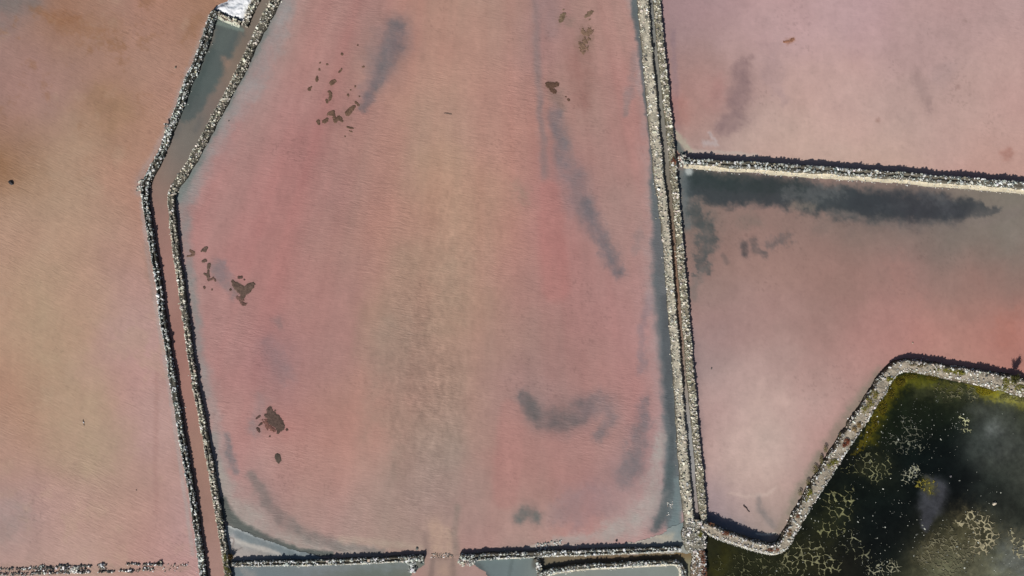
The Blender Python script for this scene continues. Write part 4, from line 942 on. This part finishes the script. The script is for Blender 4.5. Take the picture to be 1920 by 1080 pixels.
# drifting stick and its like
def stick(label, p0, p1, r):
    a = np.array([float(wx(p0[0])), float(wy(p0[1])), .05]); b = np.array([float(wx(p1[0])), float(wy(p1[1])), .07])
    d = b - a; d /= np.linalg.norm(d); n = np.cross(d, (0, 0, 1)); n /= np.linalg.norm(n); u = np.cross(n, d)
    V = []; ts = np.linspace(0, 1, 7)
    for k, t in enumerate(ts):
        c0 = a + (b - a) * t + n * .06 * math.sin(k * 1.7)
        rr = r * (1 - .5 * t)
        for j in range(6):
            an = j * math.pi / 3
            V.append(c0 + n * rr * math.cos(an) + u * rr * math.sin(an))
    F_ = []
    for k in range(6):
        for j in range(6):
            F_.append((k * 6 + j, k * 6 + (j + 1) % 6, (k + 1) * 6 + (j + 1) % 6, (k + 1) * 6 + j))
    V = np.array(V)
    o_ = mesh_obj('driftwood', V, F_, mat_mat, np.tile(lin((78, 66, 62)), (len(V), 1)), origin=tuple(a))
    tag(o_, label, 'driftwood')
stick('dark stick afloat in the pink pond above the lower left corner of the zigzag bank', (1394, 947), (1405, 960), .12)
stick('thin dark stick in the tan pond, right of its middle', (156, 787), (158, 798), .07)

# ------------------------------------------------------------------ algae nets and froth in the dark pond
def voronoi_edge(x, y, cell, seed):
    gx_ = np.floor(x / cell); gy_ = np.floor(y / cell)
    f1 = np.full(x.shape, 1e9); f2 = f1.copy()
    for di in (-2, -1, 0, 1, 2):
        for dj in (-2, -1, 0, 1, 2):
            ix, iy = gx_ + di, gy_ + dj
            px_ = (ix + .1 + .8 * _hash(ix, iy, seed)) * cell; py_ = (iy + .1 + .8 * _hash(ix, iy, seed + 1)) * cell
            d = np.hypot(x - px_, y - py_)
            f2 = np.where(d < f1, f1, np.minimum(f2, d)); f1 = np.minimum(f1, d)
    return f2 - f1
def algae_net(label, patch, cell, wid, col, seed, thresh=1.0, drop=.25, hz=.10, step=.55, warp=3.5):
    pa = np.array([q_ for s3 in patch for q_ in s3], float); pad = pa[:, 2].max() + 8
    gx_ = np.arange(pa[:, 0].min() - pad, min(pa[:, 0].max() + pad, 1990), step); gy_ = np.arange(pa[:, 1].min() - pad, min(pa[:, 1].max() + pad, 1130), step)
    ax, ay = np.meshgrid(gx_, gy_)
    d = np.full(ax.shape, 9.0)
    xw = ax + 7 * fbm(ax, ay, 22, 4, seed, .6); yw = ay + 7 * fbm(ax, ay, 22, 4, seed + 3, .6)
    for s3 in patch: d = np.minimum(d, pdist(xw, yw, s3))
    xe = ax + warp * fbm(ax, ay, 9, 3, seed + 5); ye = ay + warp * fbm(ax, ay, 9, 3, seed + 6)
    e = voronoi_edge(xe, ye, cell, seed)
    wv = wid * (1 + .7 * fbm(ax, ay, 8, 3, seed + 7)) * smooth(1.25, .55, d) * smooth(-.8 + drop, -.2 + drop, fbm(ax, ay, cell * 1.3, 2, seed + 8) + .25 * (1 - d))
    mk = e < wv
    mk &= inpoly(ax, ay, R_dark) & (pdist(ax, ay, F[:20]) > .5)
    mc = mk[:-1, :-1] & mk[1:, 1:]
    qd = quads_of(mc, len(gx_))
    if len(qd) < 4: return
    us_, iv = np.unique(qd, return_inverse=True); iv = iv.reshape(-1, 4)
    X_, Y_ = ax.ravel()[us_], ay.ravel()[us_]
    prof = np.clip(1 - (e.ravel()[us_] / (wv.ravel()[us_] + 1e-6)) ** 2, 0, 1)
    V = np.stack([wx(X_), wy(Y_), .006 + hz * prof ** .6], 1)
    c_ = np.tile(lin(col), (len(V), 1)) * (1 + .35 * fbm(X_, Y_, 10, 3, seed + 9))[:, None] * (.55 + .5 * smooth(1.2, .3, d.ravel()[us_]))[:, None]
    o_ = mesh_obj('net_algae', V, iv, mat_algae, np.clip(c_, .01, .7), origin=(float(V[:, 0].mean()), float(V[:, 1].mean()), 0))
    tag(o_, label, 'algae', 'branching algae in the dark pond', 'stuff')
algae_net('round honeycomb of olive algae in the dark pond right of the zigzag bank', [[(1620,862,18),(1648,872,26),(1640,892,18)]], 12, 1.8, (116,116,84), 3, drop=.0)
algae_net('thin olive branches against the foot of the zigzag bank', [[(1590,880,16),(1612,885,14)]], 15, 1.3, (96,96,66), 4, drop=.15)
algae_net('branching olive algae in the dark pond below the middle of the zigzag bank', [[(1560,940,22),(1580,960,20),(1590,930,18),(1570,990,18)],[(1540,985,16),(1560,1000,14)]], 14, 1.8, (112,112,78), 5, drop=.08)
algae_net('large algae net along the bottom edge right of the bank corner', [[(1490,1060,30),(1530,1050,30),(1560,1062,22)],[(1500,1030,16),(1530,1025,18)]], 13, 1.9, (118,116,86), 6, drop=.0)
algae_net('faint thin algae strands below the lower corner of the bank', [[(1360,1060,30),(1420,1062,34),(1450,1068,26)]], 13, 1.1, (84,84,58), 7, drop=.08)
algae_net('sparse grey twigs of algae in the middle of the dark pond', [[(1605,1010,20),(1620,1040,18)],[(1580,1030,14)]], 16, 1.6, (116,116,92), 8, drop=.08)
algae_net('dense beige coral like algae in the lower right of the dark pond', [[(1818,975,18),(1840,985,26),(1852,1010,24),(1830,1025,22)],[(1800,980,12)]], 11, 2.5, (150,142,114), 9, drop=.05)
algae_net('brownish crumbly algae thicket at the bottom right', [[(1740,1040,24),(1775,1010,26),(1800,1040,30),(1770,1065,24)]], 8, 1.7, (104,100,78), 10, drop=.12, warp=4)
algae_net('beige branching algae at the right edge of the dark pond', [[(1900,1000,13),(1905,1020,18),(1920,1030,16)]], 10, 2.4, (146,140,112), 11, drop=.08)
algae_net('whitish algae flakes along the bottom edge of the dark pond', [[(1640,1066,18),(1670,1068,20)]], 9, 1.6, (132,130,108), 12, drop=.15)
algae_net('small pale algae flakes in the upper middle of the dark pond', [[(1700,800,24),(1720,830,26),(1680,830,20)]], 12, 1.2, (94,96,82), 13, drop=.08)
algae_net('yellowish algae tuft above the slate patch in the dark pond', [[(1728,905,12),(1744,912,14)]], 7, 1.6, (138,128,52), 14, drop=.0)
algae_net('grey algae scrap left of the slate patch in the dark pond', [[(1700,895,12),(1715,885,14)]], 8, 1.6, (132,132,112), 15, drop=.08)
algae_net('pale green scrap of algae in the upper right of the dark pond', [[(1806,790,12),(1815,800,12)]], 7, 1.9, (164,164,128), 16, drop=.08)
algae_net('olive threads under the pale bank of the upper right', [[(1760,730,16),(1800,738,20),(1830,735,14)]], 8, 1.1, (96,94,70), 17, drop=.08)
def froth(label, spots, seed):
    rng = np.random.default_rng(seed); P = []
    for (cx, cy, r, n) in spots:
        a = rng.uniform(0, 6.283, n); q_ = r * np.sqrt(rng.random(n))
        P.append(np.stack([cx + q_ * np.cos(a), cy + q_ * np.sin(a)], 1))
    P = np.concatenate(P)
    ok = inpoly(P[:, 0], P[:, 1], R_dark) & (pdist(P[:, 0], P[:, 1], F) > .62)
    P = P[ok]
    R = np.clip(rng.lognormal(math.log(.055), .5, len(P)), .03, .2)
    V, F_, I = stones_geo(np.stack([wx(P[:, 0]), wy(P[:, 1]), R * .1], 1), R, rng, .4)
    cc = np.clip(np.array((.36, .37, .32)) * rng.uniform(.2, 1.5, (len(P), 1)) ** 1.3, .05, .75)
    o_ = mesh_obj('floating_flakes', V, F_, mat_salt, cc[I])
    tag(o_, label, 'flakes', kind='stuff')
froth('tiny white flakes adrift all over the dark pond', [(1700,800,60,120),(1620,840,50,60),(1740,830,60,60),(1800,790,22,34),(1712,888,20,60),(1650,930,60,60),(1560,1000,60,60),(1500,1050,60,60),(1420,1060,60,60),
   (1680,1000,60,50),(1640,1066,30,50),(1770,1030,60,120),(1850,1000,60,70),(1880,770,50,16),(1757,748,6,12),(1820,920,60,26),(1900,1060,40,30)], 5)

# ------------------------------------------------------------------ scrub on the banks
def scrub(name, label, spots, seed, cols, n, hgt=.35, leaf=.10, z0=1.2, cat='scrub', kind='stuff', group=None, parent=None):
    """small leaf blades through a low cushion; spots are (x, y, rx, ry) ellipses in pixels"""
    rng = np.random.default_rng(seed)
    w = np.array([s3[2] * s3[3] for s3 in spots], float); w /= w.sum()
    k = rng.choice(len(spots), n, p=w)
    S3 = np.array(spots, float)[k]
    a = rng.uniform(0, 6.283, n); q_ = rng.random(n) ** .6
    qx = S3[:, 0] + S3[:, 2] * q_ * np.cos(a); qy = S3[:, 1] + S3[:, 3] * q_ * np.sin(a)
    keep = fbm(qx, qy, 5, 3, seed) > -.35
    qx, qy, q_ = qx[keep], qy[keep], q_[keep]; n = len(qx)
    zz = z0 + hgt * (1 - q_ ** 2) * rng.random(n)
    kk = 1 - z0 / CAM_H
    P = np.stack([wx(qx) * kk, wy(qy) * kk, zz], 1)
    th = rng.uniform(0, 6.283, n); el = rng.uniform(.1, 1.2, n); ll = leaf * rng.uniform(.6, 1.5, n)
    d = np.stack([np.cos(th) * np.cos(el), np.sin(th) * np.cos(el), np.sin(el)], 1) * ll[:, None]
    s4 = np.stack([-np.sin(th), np.cos(th), np.zeros(n)], 1) * ll[:, None] * .38
    V = np.stack([P - s4 * .4, P + d * .5 - s4, P + d, P + d * .5 + s4], 1).reshape(-1, 3)
    F_ = np.arange(4 * n).reshape(-1, 4)
    cl = np.array([lin(c3) for c3 in cols])[rng.integers(0, len(cols), n)] * rng.uniform(.6, 1.35, (n, 1))
    o_ = mesh_obj(name, V, F_, mat_leaf, np.repeat(cl, 4, 0), parent=parent, origin=(float(P[:, 0].mean()), float(P[:, 1].mean()), 0))
    if parent is None: tag(o_, label, cat, group, kind)
    return o_
YG = [(134,132,40), (112,112,40), (150,142,60), (90,92,40)]
RB = [(134,84,62), (150,100,76), (110,70,54)]
SG = 'low scrub growing on the zigzag bank'
scrub('low_scrub', 'yellow green scrub along the crest of the upper right bank', [(1768,693,20,4),(1785,697,22,5),(1800,700,12,4)], 1, YG, 2600, group=SG)
scrub('low_scrub', 'dark olive scrub at the upper bend of the zigzag bank', [(1728,686,10,4),(1712,684,8,3)], 2, [(96,82,46),(120,100,62),(84,78,40)], 900, group=SG)
scrub('low_scrub', 'bright green tuft near the upper end of the diagonal bank', [(1668,711,7,5)], 3, YG, 700, group=SG)
scrub('low_scrub', 'olive scrub near the right edge of the upper bank', [(1893,716,16,8),(1880,728,14,6),(1912,728,12,7)], 4, YG, 3000, group=SG)
scrub('low_scrub', 'yellow green strip on the upper diagonal bank', [(1632,752,9,12),(1640,740,8,10),(1622,768,8,9)], 5, YG + [(150,120,80)], 2200, group=SG)
scrub('low_scrub', 'rust red patch halfway down the diagonal bank', [(1588,829,6,7),(1583,835,4,4)], 6, [(118,62,42),(134,74,50)], 800, group=SG)
scrub('low_scrub', 'ochre patch above the rust red one on the diagonal bank', [(1611,797,5,6),(1602,806,5,6)], 7, [(142,112,56),(120,94,50)], 700, group=SG)
scrub('low_scrub', 'yellow green patch below the rust red one on the diagonal bank', [(1564,866,8,6),(1556,874,6,5)], 8, YG, 900, group=SG)
scrub('low_scrub', 'bright green tuft low on the diagonal bank', [(1518,925,5,9),(1514,936,4,5)], 9, YG, 900, group=SG)
scrub('low_scrub', 'brownish scrub at the lower end of the diagonal bank', [(1495,968,5,4),(1480,1000,6,9)], 10, RB + YG[1:2], 900, group=SG)
scrub('low_scrub', 'rusty scrub on the lower leg of the bank nearest its corner', [(1446,1031,10,3),(1455,1030,6,4)], 11, RB, 700, z0=1.5, group=SG)
scrub('low_scrub', 'rusty brown patch in the middle of the lower leg of the bank', [(1360,1000,9,4),(1366,1005,7,3)], 12, RB, 900, z0=1.65, group=SG)
scrub('low_scrub', 'tan scrub where the lower leg meets the rubble junction', [(1332,985,9,5),(1324,992,5,5)], 13, RB + [(150,128,90)], 800, z0=1.4, group=SG)
scrub('low_scrub', 'yellow green tuft on the right rim of the rubble junction', [(1314,999,4,4),(1312,1005,3,3)], 14, YG, 400, z0=1.0)
scrub('low_scrub', 'rusty scrub on the right half of the dike below the junction', [(1318,1050,5,12),(1321,1075,5,12),(1316,1035,5,5)], 15, RB, 1400, z0=1.0)
scrub('low_scrub', 'moss green strip at the lower end of the second left dike', [(424,1062,5,8),(428,1074,5,8),(422,1045,3,8)], 16, [(106,104,48),(84,84,40),(120,116,60)], 1300, z0=1.1)
scrub('low_scrub', 'brown weeds where the causeway meets the right hand wall', [(1261,300,4,6),(1265,304,3,5)], 17, RB, 600, z0=1.0)
scrub('low_scrub', 'olive fringe of weeds at the water side of the diagonal bank', [(1540,862,4,8),(1528,880,6,8),(1548,842,4,8),(1576,818,3,7),(1515,905,4,6),(1500,925,4,6)], 18, [(104,100,56),(126,116,70),(90,84,50)], 1500, z0=.35)
scrub('shore_weed', 'yellow weed along the inner foot of the diagonal bank in the dark pond', [(1655,765,8,14),(1640,795,6,14),(1670,735,8,12),(1630,812,6,8),(1688,716,10,8)], 19, [(96,86,18),(70,66,16),(120,104,26),(50,52,20)], 5200, z0=.02, hgt=.25)
scrub('shore_weed', 'bright yellow weed in the upper right shallows of the dark pond', [(1846,732,16,9),(1834,722,8,6),(1862,728,10,7)], 20, [(150,138,24),(120,110,24),(96,90,28)], 3400, z0=.02, hgt=.2)
scrub('shore_weed', 'mustard weed below the pale crest at the upper bend of the bank', [(1748,708,12,5),(1706,706,14,5)], 21, [(112,100,24),(90,84,28),(70,68,24)], 1700, z0=.02, hgt=.2)
scrub('shore_weed', 'pale green weed in the upper right corner of the dark pond', [(1890,744,16,7),(1915,748,14,8)], 22, [(128,128,80),(140,136,90),(100,98,44)], 2400, z0=.02, hgt=.2)

def shrub(label, px_, py_, z0, rad, hgt, cols, seed, nleaf):
    rng = np.random.default_rng(seed)
    k = 1 - z0 / CAM_H
    bx, by = float(wx(px_)) * k, float(wy(py_)) * k
    root = empty('shrub', (bx, by, z0)); tag(root, label, 'shrub')
    V = []; F_ = []; tips = []
    for i in range(16):
        a = rng.uniform(0, 6.283); sp = rng.uniform(.2, 1) * rad; top = np.array([bx + math.cos(a) * sp, by + math.sin(a) * sp, z0 + hgt * rng.uniform(.6, 1)])
        b0 = np.array([bx, by, z0 - .1]) + rng.normal(0, .05, 3); tips.append(top)
        prev = b0
        for s3 in range(1, 4):
            t = s3 / 3; p_ = b0 + (top - b0) * t + rng.normal(0, .05, 3)
            r0, r1 = .035 * (1.2 - t + .33), .035 * (1.2 - t)
            base = len(V)
            for pp, rr in ((prev, r0), (p_, r1)):
                for j in range(4):
                    an = j * math.pi / 2; V.append(pp + np.array([math.cos(an) * rr, math.sin(an) * rr, 0]))
            F_ += [(base + j, base + (j + 1) % 4, base + 4 + (j + 1) % 4, base + 4 + j) for j in range(4)]
            prev = p_
    V = np.array(V)
    mesh_obj('branches', V, F_, mat_mat, np.tile(lin((92, 78, 66)), (len(V), 1)), parent=root)
    n = nleaf; tp = np.array(tips)[rng.integers(0, len(tips), n)]
    P = np.array([bx, by, z0]) + (tp - np.array([bx, by, z0])) * rng.uniform(.35, 1.08, (n, 1)) + rng.normal(0, rad * .13, (n, 3))
    P[:, 2] = np.maximum(P[:, 2], z0)
    d = rng.normal(0, 1, (n, 3)); d /= np.linalg.norm(d, axis=1)[:, None]; e = np.cross(d, rng.normal(0, 1, (n, 3))); e /= np.linalg.norm(e, axis=1)[:, None]
    d *= .07; e *= .03
    V = np.stack([P - d, P + e, P + d, P - e], 1).reshape(-1, 3)
    cl = np.array([lin(c3) for c3 in cols])[rng.integers(0, len(cols), n)] * rng.uniform(.6, 1.3, (n, 1))
    o_ = mesh_obj('foliage', V, np.arange(4 * n).reshape(-1, 4), mat_leaf, np.repeat(cl, 4, 0), parent=root); o_['kind'] = 'stuff'
shrub('bushy olive shrub on the upper bank at the right edge of the picture', 1899, 709, 1.3, 1.0, 1.7, [(84,86,44),(104,100,58),(66,70,38)], 3, 3600)
shrub('brown and green shrub in the corner where the bottom wall meets the second dike', 434, 1043, .1, .55, .9, [(92,74,44),(70,74,40),(112,84,52)], 4, 1400)
shrub('small dry shrub at the rubble end of the bottom left wall remains', 298, 1056, .0, .35, .4, [(70,64,50),(56,54,44)], 5, 400)
